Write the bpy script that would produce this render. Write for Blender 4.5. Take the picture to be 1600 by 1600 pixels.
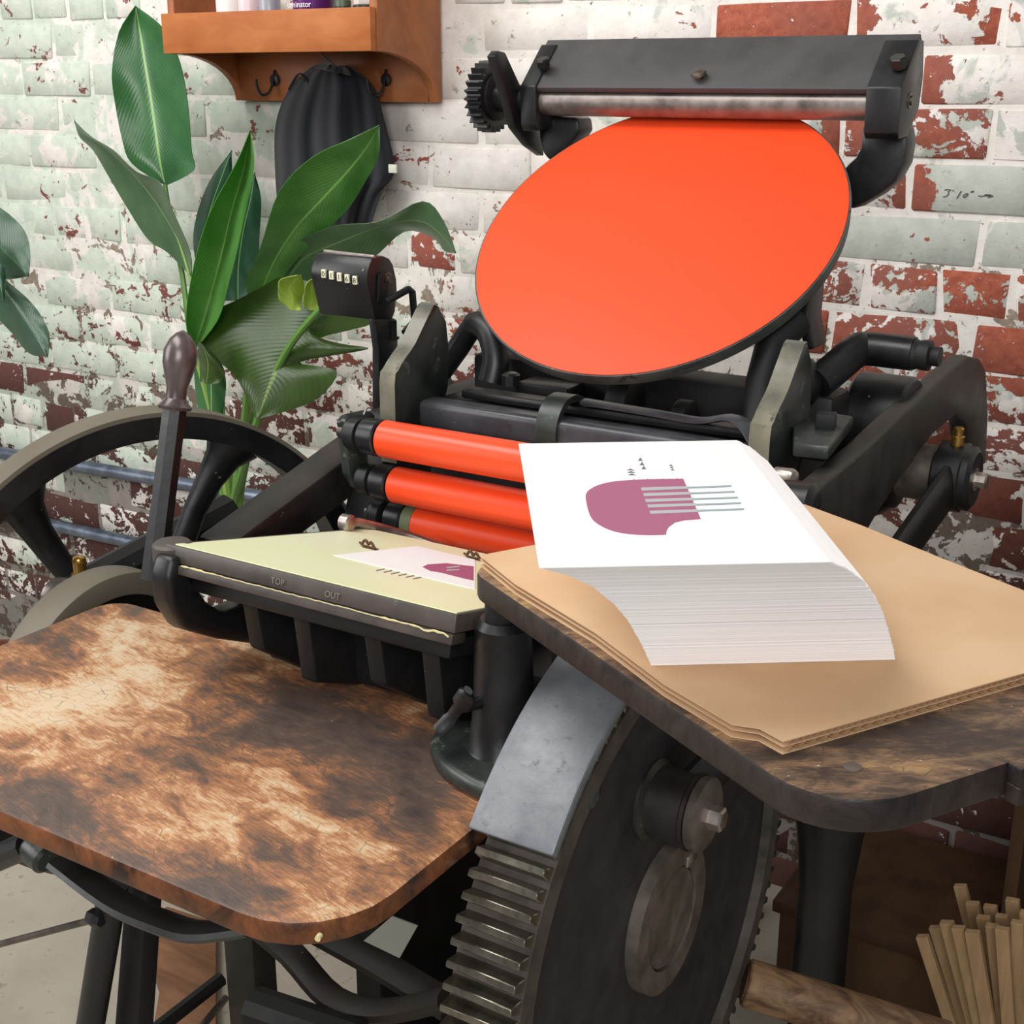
import bpy, bmesh, math, random
from mathutils import Vector, Matrix, noise as mnoise
R = math.radians
rnd = random.Random(7)
for o in list(bpy.data.objects): bpy.data.objects.remove(o)
scene = bpy.context.scene
COL = scene.collection

# ------------------------------------------------------------------ camera
FPX, YAW, PITCH, CAMZ = 2100.0, R(32.2), R(17.9), 1.5
cd = bpy.data.cameras.new('camera'); cam = bpy.data.objects.new('camera', cd); COL.objects.link(cam)
cd.sensor_width = 36; cd.lens = 36*FPX/1600; cd.clip_start = .02
cam.location = (0, 0, CAMZ); cam.rotation_euler = (math.pi/2-PITCH, 0, YAW)
scene.camera = cam

# ------------------------------------------------------------------ world, lamps, exposure
w = bpy.data.worlds.new('room_light'); scene.world = w; w.use_nodes = True
w.node_tree.nodes['Background'].inputs[0].default_value = (.93, .97, 1, 1)
w.node_tree.nodes['Background'].inputs[1].default_value = .13
def area(name, loc, target, sx, sy, power, col=(1, 1, 1)):
    l = bpy.data.lights.new(name, 'AREA'); l.shape = 'RECTANGLE'; l.size = sx; l.size_y = sy; l.energy = power; l.color = col
    o = bpy.data.objects.new(name, l); COL.objects.link(o); o.location = loc
    o.rotation_euler = (Vector(target)-Vector(loc)).to_track_quat('-Z', 'Y').to_euler()
    return o
area('ceiling_lamp_over_press', (-1.7, .35, 3.3), (-1.2, 1.6, 1.0), 2.6, .9, 54, (1, .98, .95))
area('window_daylight_behind', (.7, -1.6, 2.4), (-.6, 1.1, 1.1), 1.9, 1.5, 60, (1, .99, .98))
area('window_daylight_left', (-3.7, -.6, 2.2), (-1.0, 1.3, 1.0), 1.8, 1.8, 52, (1, .99, .97))
vs = scene.view_settings
vs.view_transform = 'Standard'; vs.look = 'None'; vs.gamma = 1; vs.exposure = .05; vs.use_curve_mapping = False

# ------------------------------------------------------------------ measuring: a picture point on a known plane of the room
_f = Vector((-math.sin(YAW)*math.cos(PITCH), math.cos(YAW)*math.cos(PITCH), -math.sin(PITCH)))
_r = Vector((math.cos(YAW), math.sin(YAW), 0)); _u = _r.cross(_f); CP = Vector((0, 0, CAMZ))
def ray(x, y): return _f+_r*((x-800)/FPX)-_u*((y-800)/FPX)
def P(x, y, X=None, Y=None, Z=None):
    d = ray(x, y)
    t = X/d.x if X is not None else Y/d.y if Y is not None else (Z-CAMZ)/d.z
    return CP+d*t
def PPl(x, y, p, n):
    d = ray(x, y); return CP+d*((Vector(p)-CP).dot(n)/d.dot(n))

# ------------------------------------------------------------------ materials
def lin(r, g, b):
    f = lambda c: (c/255/12.92) if c/255 <= .04045 else ((c/255+.055)/1.055)**2.4
    return (f(r), f(g), f(b), 1)
class N:
    def __init__(s, name):
        s.m = bpy.data.materials.new(name); s.m.use_nodes = True; s.t = s.m.node_tree; s.b = s.t.nodes['Principled BSDF']
    def n(s, typ, **k):
        o = s.t.nodes.new('ShaderNode'+typ)
        for a, v in k.items(): setattr(o, a, v)
        return o
    def put(s, sock, v):
        if hasattr(v, 'links') or isinstance(v, bpy.types.NodeSocket): s.t.links.new(v, sock)
        else: sock.default_value = v
    def pos(s, kind='pos'):
        if kind == 'pos': return s.n('NewGeometry').outputs['Position']
        return s.n('TexCoord').outputs[{'obj': 'Object', 'uv': 'UV'}[kind]]
    def map(s, v, scale=(1, 1, 1), rot=(0, 0, 0), loc=(0, 0, 0)):
        o = s.n('Mapping'); s.put(o.inputs[0], v); o.inputs['Scale'].default_value = scale; o.inputs['Rotation'].default_value = rot; o.inputs['Location'].default_value = loc
        return o.outputs[0]
    def noise(s, v, scale, detail=4, rough=.55, dist=0):
        o = s.n('TexNoise'); s.put(o.inputs['Vector'], v); o.inputs['Scale'].default_value = scale; o.inputs['Detail'].default_value = detail
        o.inputs['Roughness'].default_value = rough; o.inputs['Distortion'].default_value = dist; return o.outputs[0]
    def ramp(s, v, stops, const=False):
        o = s.n('ValToRGB'); e = o.color_ramp.elements
        if const: o.color_ramp.interpolation = 'CONSTANT'
        for i, (p, c) in enumerate(stops):
            q = e[i] if i < 2 else e.new(p)
            q.position = p; q.color = c if len(c) == 4 else (*c, 1)
        s.put(o.inputs[0], v); return o.outputs[0]
    def g(s, v, a, b, oa=0, ob=1):
        o = s.n('MapRange'); s.put(o.inputs[0], v); s.put(o.inputs[1], a); s.put(o.inputs[2], b); s.put(o.inputs[3], oa); s.put(o.inputs[4], ob); return o.outputs[0]
    def mix(s, f, a, b, mode='MIX'):
        o = s.n('Mix'); o.data_type = 'RGBA'; o.blend_type = mode
        s.put(o.inputs[0], f); s.put(o.inputs[6], a); s.put(o.inputs[7], b); return o.outputs[2]
    def math(s, op, a, b=0):
        o = s.n('Math'); o.operation = op; s.put(o.inputs[0], a); s.put(o.inputs[1], b); return o.outputs[0]
    def sep(s, v, k='XYZ'):
        o = s.n('SeparateXYZ' if k == 'XYZ' else 'SeparateColor'); s.put(o.inputs[0], v); return o.outputs
    def bump(s, h, strength=.3, dist=.005):
        o = s.n('Bump'); s.put(o.inputs['Height'], h); o.inputs['Strength'].default_value = strength; o.inputs['Distance'].default_value = dist
        s.put(s.b.inputs['Normal'], o.outputs[0])
    def fin(s, col, rough=.5, metal=0, **k):
        s.put(s.b.inputs['Base Color'], col); s.put(s.b.inputs['Roughness'], rough); s.put(s.b.inputs['Metallic'], metal)
        for a, v in k.items(): s.put(s.b.inputs[a.replace('_', ' ')], v)
        return s.m
M = {}
def plain(name, col, rough=.5, metal=0, **k): M[name] = N(name).fin(col, rough, metal, **k)
def iron(name, c0, c1, r0, r1, wear=None):
    a = N(name); p = a.pos('obj'); n1 = a.noise(p, 14, 5, .6); n2 = a.noise(p, 90, 3, .6); n3 = a.noise(p, 32, 6, .7, .6)
    col = a.mix(a.g(n1, .35, .7), c0, c1)
    if wear: col = a.mix(a.g(n3, .60, .66), col, wear)
    col = a.mix(a.g(n2, .73, .75), col, lin(120, 114, 104))
    a.bump(a.math('ADD', a.math('MULTIPLY', n1, .7), a.math('MULTIPLY', n2, .3)), .35, .002)
    M[name] = a.fin(col, a.g(n1, .3, .7, r0, r1), 0, Specular_IOR_Level=.55)
iron('iron', lin(14, 15, 17), lin(30, 30, 32), .30, .5)
iron('iron_warm', lin(26, 23, 22), lin(52, 46, 42), .40, .6)
iron('iron_green', lin(28, 34, 33), lin(56, 62, 58), .25, .45, lin(100, 100, 92))
iron('iron_dark', lin(8, 8, 9), lin(17, 17, 18), .5, .7)
iron('ear_steel', lin(92, 93, 84), lin(142, 136, 116), .22, .4, lin(66, 70, 66))
iron('bar_grey', lin(44, 45, 50), lin(74, 75, 80), .25, .4)
iron('plate_grey', lin(60, 58, 59), lin(76, 74, 74), .5, .65)
def guard():
    a = N('guard_grey'); p = a.pos('obj'); n1 = a.noise(p, 18, 6, .65); n2 = a.noise(p, 70, 5, .7)
    col = a.mix(a.g(n1, .3, .7), lin(104, 108, 114), lin(138, 141, 146)); col = a.mix(a.g(n2, .6, .7), col, lin(95, 98, 104))
    a.bump(a.math('ADD', n1, a.math('MULTIPLY', n2, .6)), .5, .0015); M['guard'] = a.fin(col, a.g(n2, .3, .7, .35, .55), .15)
guard()
def steel(name, c0, c1, r0=.25, r1=.45, metal=.9):
    a = N(name); p = a.pos('obj'); n1 = a.noise(p, 30, 5, .6); n2 = a.noise(p, 160, 3)
    a.bump(n2, .12, .001); M[name] = a.fin(a.mix(a.g(n1, .35, .65), c0, c1), a.g(n1, .3, .7, r0, r1), metal)
steel('steel', lin(150, 140, 134), lin(190, 180, 172))
steel('steel_dark', lin(92, 84, 78), lin(125, 116, 108), .35, .5)
steel('steel_warm', lin(92, 85, 78), lin(124, 115, 106), .38, .5, .4)
steel('gear_rim', lin(74, 68, 63), lin(98, 91, 84), .45, .6, .2)
steel('handle_steel', lin(92, 82, 82), lin(116, 104, 103), .25, .36, .45)
steel('roller_steel', lin(118, 110, 106), lin(156, 147, 142), .34, .5, .75)
iron('platen_iron', lin(64, 57, 54), lin(90, 81, 76), .4, .55)
iron('disc_iron', lin(54, 57, 55), lin(90, 92, 86), .35, .55, lin(40, 44, 44))
iron('base_iron', lin(26, 21, 18), lin(46, 37, 29), .5, .7)
steel('teeth', lin(120, 116, 104), lin(165, 160, 145), .22, .4)
steel('brass', lin(165, 120, 55), lin(205, 165, 90), .2, .35)
steel('conduit', lin(120, 130, 148), lin(150, 160, 178), .35, .5)
def gearface():
    a = N('gear_face'); p = a.pos('obj'); n1 = a.noise(p, 25, 6, .65)
    M['gear_face'] = a.fin(a.mix(a.g(n1, .3, .7), lin(42, 40, 42), lin(62, 59, 60)), a.g(n1, .3, .7, .5, .62), .2); a.bump(n1, .1, .001)
gearface()
def ink(name, rough, coat):
    a = N(name); p = a.pos('obj'); n = a.noise(p, 220, 3); a.bump(n, .03, .0006)
    M[name] = a.fin(lin(250, 78, 34), rough, 0, Coat_Weight=coat, Coat_Roughness=.32, Specular_IOR_Level=.3)
ink('ink_disc', .55, .12); ink('ink_roller', .32, .4)
def wood_board(name, stops, edge, rot, sc, seed, spec=.35, blobs=()):
    a = N(name); p0 = a.pos('pos'); p = a.map(p0, (1, 1, 1), (0, 0, rot), (seed, seed*.3, 0))
    g1 = a.noise(a.map(p, (1.0, 1.5, 1)), sc, 4, .55, .9); g2 = a.noise(a.map(p, (1, 1.7, 1)), sc*5, 7, .7, .6); g3 = a.noise(a.map(p, (2, 22, 1)), sc*9, 4, .65)
    v = a.math('ADD', a.math('MULTIPLY', g1, .44), a.math('ADD', a.math('MULTIPLY', g2, .38), a.math('MULTIPLY', g3, .18)))
    for bx, by, bs, bw in blobs:      # worn and varnished areas of the board itself
        d = a.n('VectorMath'); d.operation = 'DISTANCE'; a.put(d.inputs[0], p0); d.inputs[1].default_value = (bx, by, .88)
        v = a.math('ADD', v, a.g(d.outputs['Value'], bs, bs*.25, 0, bw))
    ck = a.n('TexVoronoi'); ck.feature = 'DISTANCE_TO_EDGE'; ck.inputs['Scale'].default_value = 55; a.put(ck.inputs['Vector'], a.map(p, (1, 1.3, 1)))
    col = a.ramp(v, stops); col = a.mix(a.math('MULTIPLY', a.g(ck.outputs[0], .05, .01), a.g(g2, .52, .62, 0, .6)), col, lin(58, 42, 34))
    sp = a.noise(p, 150, 2); col = a.mix(a.g(sp, .755, .775), col, lin(205, 190, 165))
    nz = a.sep(a.n('NewGeometry').outputs['True Normal'])[2]
    e = a.mix(a.g(g2, .35, .65), edge[0], edge[1]); col = a.mix(a.g(nz, .5, .75), e, col)
    a.bump(a.math('ADD', g2, a.math('MULTIPLY', g3, .6)), .4, .0012)
    M[name] = a.fin(col, a.g(g2, .3, .7, spec, spec+.22), 0, Specular_IOR_Level=.45)
wood_board('wood_delivery', [(.34, lin(72, 62, 58)), (.44, lin(98, 80, 70)), (.47, lin(124, 90, 70)), (.525, lin(174, 120, 82)), (.55, lin(200, 156, 114)), (.60, lin(218, 194, 162))],
           (lin(46, 29, 24), lin(136, 80, 42)), R(12), 3.6, 5.2, .32,
           [(*P(x, y, Z=.88).xy, r, w_*(.6 if w_ < 0 else .9)) for x, y, r, w_ in ((80, 1080, .16, .07), (270, 985, .12, .06), (370, 1265, .14, .085), (130, 1185, .08, .04), (440, 1010, .1, .05), (620, 1090, .10, .07), (480, 1120, .12, -.09), (330, 1150, .1, -.06),
            (640, 1210, .12, -.08), (90, 1290, .12, -.11), (300, 1385, .10, -.10), (440, 1440, .08, -.08), (180, 960, .06, -.06), (560, 1385, .07, .05), (660, 1300, .06, -.06), (600, 1170, .07, -.05))])
wood_board('wood_feed', [(.40, lin(48, 40, 36)), (.48, lin(78, 62, 52)), (.54, lin(128, 100, 76)), (.60, lin(176, 140, 98)), (.68, lin(120, 86, 62))],
           (lin(30, 27, 28), lin(58, 48, 43)), R(-29), 6.5, 1.3)
def wood(name, c0, c1, rot=(0, 0, 0), st=(2, 30, 30), rough=.4):
    a = N(name); p = a.map(a.pos('obj'), st, rot); n1 = a.noise(p, 2.2, 5, .6, .5); n2 = a.noise(a.pos('obj'), 9, 3)
    col = a.mix(a.g(a.math('ADD', a.math('MULTIPLY', n1, .6), a.math('MULTIPLY', n2, .4)), .35, .65), c0, c1); a.bump(n1, .1, .001); M[name] = a.fin(col, rough, 0, Specular_IOR_Level=.3)
wood('shelf_wood', lin(146, 84, 48), lin(176, 108, 66), st=(6, 10, 10))
wood('shelf_front', lin(168, 92, 44), lin(194, 120, 66), st=(4, 14, 14), rough=.55)
wood('stick_wood', lin(140, 112, 80), lin(176, 146, 108), st=(30, 30, 3), rough=.7)
wood('crate_wood', lin(66, 46, 30), lin(92, 66, 42), st=(8, 8, 3), rough=.7)
wood('treadle_wood', lin(96, 66, 46), lin(140, 100, 72), st=(3, 20, 20), rough=.6)
def cardb():
    a = N('cardboard'); p = a.pos('pos'); n = a.noise(p, 9, 3); n2 = a.noise(a.map(p, (1, 1, 1), (0, 0, R(-29))), 240, 2)
    M['cardboard'] = a.fin(a.mix(a.g(n, .35, .65), lin(210, 172, 132), lin(220, 186, 147)), .75); a.bump(n2, .08, .0008)
cardb()
plain('cardboard_core', lin(168, 128, 92), .85)
plain('paper', lin(246, 246, 245), .6)
def stackm():
    a = N('paper_edges'); z = a.sep(a.pos('pos'))[2]; c = a.n('CombineXYZ'); a.put(c.inputs[2], z)
    n = a.noise(c.outputs[0], 900, 3, .6); n2 = a.noise(c.outputs[0], 160, 3, .6)
    col = a.mix(a.g(n, .35, .65), lin(238, 233, 234), lin(252, 251, 250)); col = a.mix(a.g(n2, .62, .68), col, lin(214, 202, 206)); M['paper_edges'] = a.fin(col, .75)
stackm()
plain('plum', lin(166, 92, 126), .5); plain('line_grey', lin(176, 182, 186), .5); plain('line_teal', lin(150, 170, 176), .5); plain('tri_grey', lin(112, 112, 112), .6)
def tymp():
    a = N('tympan'); n = a.noise(a.pos('pos'), 5, 3); M['tympan'] = a.fin(a.mix(a.g(n, .3, .7), lin(240, 243, 216), lin(234, 240, 190)), .38, 0, Specular_IOR_Level=.4)
tymp()
plain('glue', lin(226, 214, 160), .5); plain('quoin_brown', lin(92, 66, 44), .4, .5)
plain('stamp_grey', lin(128, 119, 112), .6)
plain('roller_green', lin(104, 116, 84), .5)
plain('rubber', lin(30, 31, 34), .3)
plain('digit_white', lin(236, 234, 205), .5); plain('digit_ink', lin(45, 45, 40), .6)
def fabric():
    a = N('navy_fabric'); n = a.noise(a.pos('pos'), 600, 2); M['fabric'] = a.fin(a.mix(n, lin(17, 19, 27), lin(27, 30, 39)), .9, 0, Sheen_Weight=.25); a.bump(n, .2, .0006)
fabric()
plain('tag_white', lin(225, 225, 205), .6)
plain('pencil', lin(88, 90, 86), .8)
plain('bottle_yellow', lin(245, 215, 30), .35); plain('bottle_white', lin(238, 234, 228), .35); plain('bottle_pink', lin(232, 205, 210), .3)
plain('bottle_clear', lin(190, 190, 200), .2, 0, Transmission_Weight=.4); plain('bottle_purple', lin(96, 36, 110), .3); plain('label_white', lin(250, 246, 250), .5)
plain('bottle_dark', lin(44, 48, 44), .4); plain('bottle_olive', lin(90, 104, 84), .4)
def floorm():
    a = N('concrete'); p = a.pos('pos'); n = a.noise(p, 3, 6, .6); n2 = a.noise(p, 24, 4, .7)
    col = a.mix(a.g(n, .3, .7), lin(150, 142, 128), lin(186, 178, 162)); col = a.mix(a.g(n2, .6, .72), col, lin(120, 116, 98)); a.bump(n2, .2, .002); M['concrete'] = a.fin(col, .7)
floorm()
def paint(name, mortar=False):
    a = N(name); p = a.pos('pos'); s = a.sep(p)
    oi = a.n('ObjectInfo').outputs['Color']; c = a.sep(oi, 'C')
    if mortar:
        n0 = a.noise(p, 2.1, 2); exp = a.g(a.math('ADD', s[2], a.math('MULTIPLY', n0, .5)), 1.05, 1.75, .46, .10); grn = a.g(s[0], -2.7, -1.4, .55, .0)
    else: ob = a.sep(a.pos('obj')); ed_ = a.g(a.math('ABSOLUTE', ob[0]), .06, .10); exp, grn = a.math('ADD', c[0], a.math('MULTIPLY', c[2], ed_)), c[1]
    big = a.noise(a.map(p, (1, 1, 1.25)), 17, 7, .62, .9); fine = a.noise(p, 75, 5, .65, .3)
    h = a.math('ADD', a.math('MULTIPLY', big, .72), a.math('MULTIPLY', fine, .28))
    th = a.g(exp, 0, 1, .66, .36)
    mask = a.g(a.math('SUBTRACT', h, th), -.006, .006)
    pn = a.noise(p, 9, 5, .6, .6); pn2 = a.noise(p, 34, 4, .6)
    gm = a.math('ADD', grn, a.g(pn, .35, .65, -.55, .45))
    white = a.mix(a.g(pn2, .3, .7), lin(232, 224, 216), lin(248, 242, 235))
    mint = a.mix(a.g(pn2, .3, .7), lin(200, 210, 195), lin(220, 228, 213))
    mint = a.mix(a.g(s[0], -1.5, -.9), mint, a.mix(a.g(pn2, .3, .7), lin(184, 188, 178), lin(204, 207, 197)))
    pc = a.mix(a.g(gm, .35, .5), white, mint)
    pc = a.mix(a.g(a.noise(p, 48, 6, .7, .5), .63, .68), pc, lin(168, 164, 150))
    pc = a.mix(a.g(a.noise(p, 95, 4, .7, .4), .665, .70), pc, lin(122, 106, 96))
    rn = a.noise(p, 60, 6, .7); rb = a.noise(p, 5, 2)
    red = a.mix(a.g(rn, .35, .7), lin(150, 74, 56), lin(190, 106, 80)); red = a.mix(a.g(rb, .45, .6), red, lin(150, 90, 78)); red = a.mix(a.g(s[0], -1.5, -2.2), red, a.mix(rn, lin(118, 62, 60), lin(158, 92, 86))); red = a.mix(a.g(s[2], .7, 1.15, .9, .0), red, a.mix(rn, lin(58, 40, 35), lin(92, 60, 52)))  # last mix paints the shade low on the wall into the brick colour
    red = a.mix(a.g(a.noise(p, 130, 3), .68, .72), red, a.mix(a.g(s[2], .7, 1.1), lin(100, 88, 80), lin(212, 198, 186)))
    if mortar: red = a.mix(a.g(rn, .35, .65), lin(132, 116, 102), lin(168, 152, 136)); red = a.mix(a.g(s[2], .65, 1.1, .85, 0), red, lin(70, 58, 50)); pc = a.mix(a.g(s[2], .45, .95, .8, 0), pc, lin(96, 84, 76))  # mortar and its paint also darkened downwards, shade painted in
    col = a.mix(mask, pc, red)
    hb = a.math('ADD', a.math('MULTIPLY', mask, -.55), a.math('ADD', a.math('MULTIPLY', pn2, .5), a.math('MULTIPLY', a.noise(p, 110, 4, .7), .35)))
    a.bump(hb, .55, .004)
    M[name] = a.fin(col, a.g(mask, 0, 1, .62, .9))
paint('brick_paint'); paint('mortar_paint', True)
def leafm(name, dark, mid, rib):
    a = N(name); uv = a.sep(a.pos('uv')); d = a.math('ABSOLUTE', a.math('SUBTRACT', uv[0], .5))
    wv = a.n('TexWave'); wv.wave_type = 'BANDS'; wv.bands_direction = 'Y'; a.put(wv.inputs['Vector'], a.map(a.pos('uv'), (1, 1, 1)))
    vv = a.math('SINE', a.math('MULTIPLY', a.math('ADD', uv[1], a.math('MULTIPLY', d, .55)), 210))
    n = a.noise(a.pos('obj'), 14, 4); col = a.mix(a.g(n, .3, .7), dark, mid)
    col = a.mix(a.g(vv, .2, 1, 0, .22), col, mid); col = a.mix(a.g(d, .022, .012), col, rib); a.t.nodes.remove(wv)
    a.bump(vv, .12, .001)
    M[name] = a.fin(col, .33, 0, Specular_IOR_Level=.5, Transmission_Weight=0, Subsurface_Weight=.06, Subsurface_Scale=.02, Subsurface_Radius=(.3, 1, .2))
leafm('leaf_bright', lin(58, 108, 46), lin(88, 140, 66), lin(128, 178, 84))
leafm('leaf_mid', lin(46, 90, 54), lin(64, 112, 66), lin(140, 182, 100))
leafm('leaf_dark', lin(30, 66, 48), lin(44, 84, 60), lin(110, 150, 90))
leafm('leaf_olive', lin(42, 60, 24), lin(60, 82, 32), lin(100, 130, 58))
leafm('leaf_sage', lin(64, 92, 64), lin(86, 114, 80), lin(112, 138, 92))
leafm('leaf_lit', lin(130, 160, 50), lin(160, 186, 74), lin(170, 190, 90))
leafm('leaf_rubber', lin(56, 82, 66), lin(74, 100, 80), lin(92, 118, 92))
plain('petiole', lin(96, 140, 62), .4); plain('petiole_light', lin(138, 172, 84), .4)
plain('terracotta', lin(120, 70, 50), .8); plain('soil', lin(40, 32, 26), .95)
def kraft():
    a = N('kraft'); p = a.pos('obj'); n = a.noise(a.map(p, (4, 12, 12)), 4, 6, .65, .8); M['kraft'] = a.fin(a.mix(a.g(n, .35, .65), lin(78, 52, 34), lin(152, 118, 84)), .6); a.bump(n, .3, .002)
kraft()
plain('dust_white', lin(150, 150, 140), .8)

# ------------------------------------------------------------------ mesh helpers
WO = {}
def fr(ax):
    ax = Vector(ax).normalized(); h = Vector((0, 0, 1)) if abs(ax.z) < .9 else Vector((0, 1, 0))
    a = ax.cross(h).normalized(); return ax, a, ax.cross(a).normalized()
class MB:
    def __init__(s): s.v = []; s.f = []; s.uv = {}
    def add(s, vs, fs):
        o = len(s.v); s.v += [Vector(q) for q in vs]; s.f += [tuple(o+i for i in f) for f in fs]; return s
    def box(s, a, b, rz=0, c=None):
        (x0, y0, z0), (x1, y1, z1) = a, b
        vs = [Vector(q) for q in ((x0, y0, z0), (x1, y0, z0), (x1, y1, z0), (x0, y1, z0), (x0, y0, z1), (x1, y0, z1), (x1, y1, z1), (x0, y1, z1))]
        if rz:
            ce = Vector(c) if c else (vs[0]+vs[6])/2; m = Matrix.Rotation(rz, 3, 'Z'); vs = [ce+m@(q-ce) for q in vs]
        return s.add(vs, [(3, 2, 1, 0), (4, 5, 6, 7), (0, 1, 5, 4), (1, 2, 6, 5), (2, 3, 7, 6), (3, 0, 4, 7)])
    def prism(s, pts, vec):
        vec = Vector(vec); pts = [Vector(q) for q in pts]; n = len(pts)
        nrm = Vector((0, 0, 0))
        for i in range(n): nrm += pts[i].cross(pts[(i+1) % n])
        if nrm.dot(vec) < 0: pts = pts[::-1]
        return s.add(pts+[q+vec for q in pts], [tuple(range(n))[::-1], tuple(range(n, 2*n))]+[(i, (i+1) % n, n+(i+1) % n, n+i) for i in range(n)])
    def lathe(s, p0, ax, prof, n=32):
        p0 = Vector(p0); ax, a, b = fr(ax); vs = []; fs = []
        for d, r in prof:
            for k in range(n):
                t = 2*math.pi*k/n; vs.append(p0+ax*d+(a*math.cos(t)+b*math.sin(t))*r)
        m = len(prof)
        for i in range(m-1):
            for k in range(n): fs.append((i*n+k, i*n+(k+1) % n, (i+1)*n+(k+1) % n, (i+1)*n+k))
        fs.append(tuple(range(n))[::-1]); fs.append(tuple((m-1)*n+k for k in range(n)))
        return s.add(vs, fs)
    def cyl(s, p0, p1, r, n=24, r1=None, ch=0):
        p0, p1 = Vector(p0), Vector(p1); L = (p1-p0).length; r1 = r if r1 is None else r1
        return s.lathe(p0, p1-p0, [(0, r-ch), (ch, r), (L-ch, r1), (L, r1-ch)] if ch else [(0, r), (L, r1)], n)
    def tube(s, path, r, n=12, sx=1, sy=1, up=None):
        path = [Vector(q) for q in path]; m = len(path); rs = r if hasattr(r, '__len__') else [r]*m; vs = []; fs = []
        a = None
        for i, q in enumerate(path):
            t = (path[min(i+1, m-1)]-path[max(i-1, 0)]).normalized()
            if up is not None: a = (Vector(up)-t*Vector(up).dot(t)).normalized()
            elif a is None: a = fr(t)[1]
            else: a = (a-t*a.dot(t)).normalized()
            b = t.cross(a)
            for k in range(n):
                g = 2*math.pi*(k+.5)/n; vs.append(q+(a*math.cos(g)*sx+b*math.sin(g)*sy)*rs[i])
        for i in range(m-1):
            for k in range(n): fs.append((i*n+k, i*n+(k+1) % n, (i+1)*n+(k+1) % n, (i+1)*n+k))
        fs.append(tuple(range(n))[::-1]); fs.append(tuple((m-1)*n+k for k in range(n)))
        return s.add(vs, fs)
    def sheet(s, rows, th=0):
        rows = [[Vector(q) for q in r] for r in rows]; m, n = len(rows), len(rows[0]); o = len(s.v)
        s.add([q for r in rows for q in r], [(i*n+j, i*n+j+1, (i+1)*n+j+1, (i+1)*n+j) for i in range(m-1) for j in range(n-1)])
        for i in range(m):
            for j in range(n): s.uv[o+i*n+j] = (j/(n-1), i/(m-1))
        s.th = th; return s
    def build(s, name, mat, parent=None, bev=0, seg=2, smooth=True, ang=35, label=None, origin=None):
        me = bpy.data.meshes.new(name); pts = s.v
        c = Vector(origin) if origin else Vector([(min(q[i] for q in pts)+max(q[i] for q in pts))/2 for i in range(3)])
        me.from_pydata([q-c for q in pts], [], s.f); me.update()
        if s.uv:
            l = me.uv_layers.new(name='UVMap')
            for lo in me.loops: l.data[lo.index].uv = s.uv.get(lo.vertex_index, (0, 0))
        bm = bmesh.new(); bm.from_mesh(me)
        if not s.uv: bmesh.ops.recalc_face_normals(bm, faces=bm.faces)
        if getattr(s, 'merge', 0): bmesh.ops.remove_doubles(bm, verts=bm.verts[:], dist=1e-5); bmesh.ops.delete(bm, geom=[f for f in bm.faces if all(len(e.link_faces) > 2 for e in f.edges)], context='FACES_ONLY')
        if bev:
            ed = [e for e in bm.edges if len(e.link_faces) == 2 and e.calc_face_angle(0) > .45]
            bmesh.ops.bevel(bm, geom=ed, offset=bev, segments=seg, affect='EDGES', clamp_overlap=True, profile=.5)
        if getattr(s, 'th', 0): bmesh.ops.solidify(bm, geom=list(bm.faces), thickness=s.th)
        bm.to_mesh(me); bm.free()
        if smooth: me.shade_smooth(); me.set_sharp_from_angle(angle=R(ang))
        me.materials.append(M[mat] if isinstance(mat, str) else mat)
        return link(bpy.data.objects.new(name, me), c, parent, label)
def link(o, c, parent=None, label=None):
    COL.objects.link(o); o.location = c
    if parent: o.parent = parent; o.location = c-WO[parent]
    WO[o] = Vector(c)
    if label: o['label'] = label
    return o
def thing(name, loc, label, cat, group=None):
    o = bpy.data.objects.new(name, None); o.empty_display_size = .05; link(o, Vector(loc)); return tag(o, label, cat, group)
def tag(o, label, cat=None, group=None, kind=None):
    o['label'] = label
    if cat: o['category'] = cat
    if group: o['group'] = group
    if kind: o['kind'] = kind
    return o
def share(src, name, loc, parent, rot=(0, 0, 0), label=None):
    o = src.copy(); o.name = name; o.parent = None; link(o, Vector(loc), parent, label); o.rotation_euler = rot; return o
def text(name, body, size, loc, xdir, nrm, mat, parent, align='CENTER'):
    cu = bpy.data.curves.new(name, 'FONT'); cu.body = body; cu.size = size; cu.align_x = align; cu.extrude = .0002; cu.resolution_u = 3
    t = bpy.data.objects.new(name, cu); COL.objects.link(t); bpy.context.view_layer.update()
    me = bpy.data.meshes.new_from_object(t.evaluated_get(bpy.context.evaluated_depsgraph_get())); bpy.data.objects.remove(t)
    x = Vector(xdir).normalized(); z = Vector(nrm).normalized(); y = z.cross(x)
    mt = Matrix((x, y, z)).transposed()
    for v in me.vertices: v.co = mt@v.co
    me.materials.clear(); me.materials.append(M[mat]); o = bpy.data.objects.new(name, me); return link(o, Vector(loc), parent)
def lerp(a, b, t): return a+(b-a)*t
def rrect(x0, y0, x1, y1, rs, n=6):
    out = []
    for (cx, cy, a0, r) in ((x1-rs[1], y0+rs[1], -90, rs[1]), (x1-rs[2], y1-rs[2], 0, rs[2]), (x0+rs[3], y1-rs[3], 90, rs[3]), (x0+rs[0], y0+rs[0], 180, rs[0])):
        for k in range(n+1): a = R(a0+90*k/n); out.append((cx+r*math.cos(a), cy+r*math.sin(a)))
    return out
def catmull(pts, n=4):
    pts = [Vector(q) for q in pts]; out = []
    for i in range(len(pts)-1):
        p0, p1, p2, p3 = pts[max(i-1, 0)], pts[i], pts[i+1], pts[min(i+2, len(pts)-1)]
        for k in range(n):
            t = k/n; out.append(.5*((2*p1)+(p2-p0)*t+(2*p0-5*p1+4*p2-p3)*t*t+(3*p1-p0-3*p2+p3)*t**3))
    return out+[pts[-1]]

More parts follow.
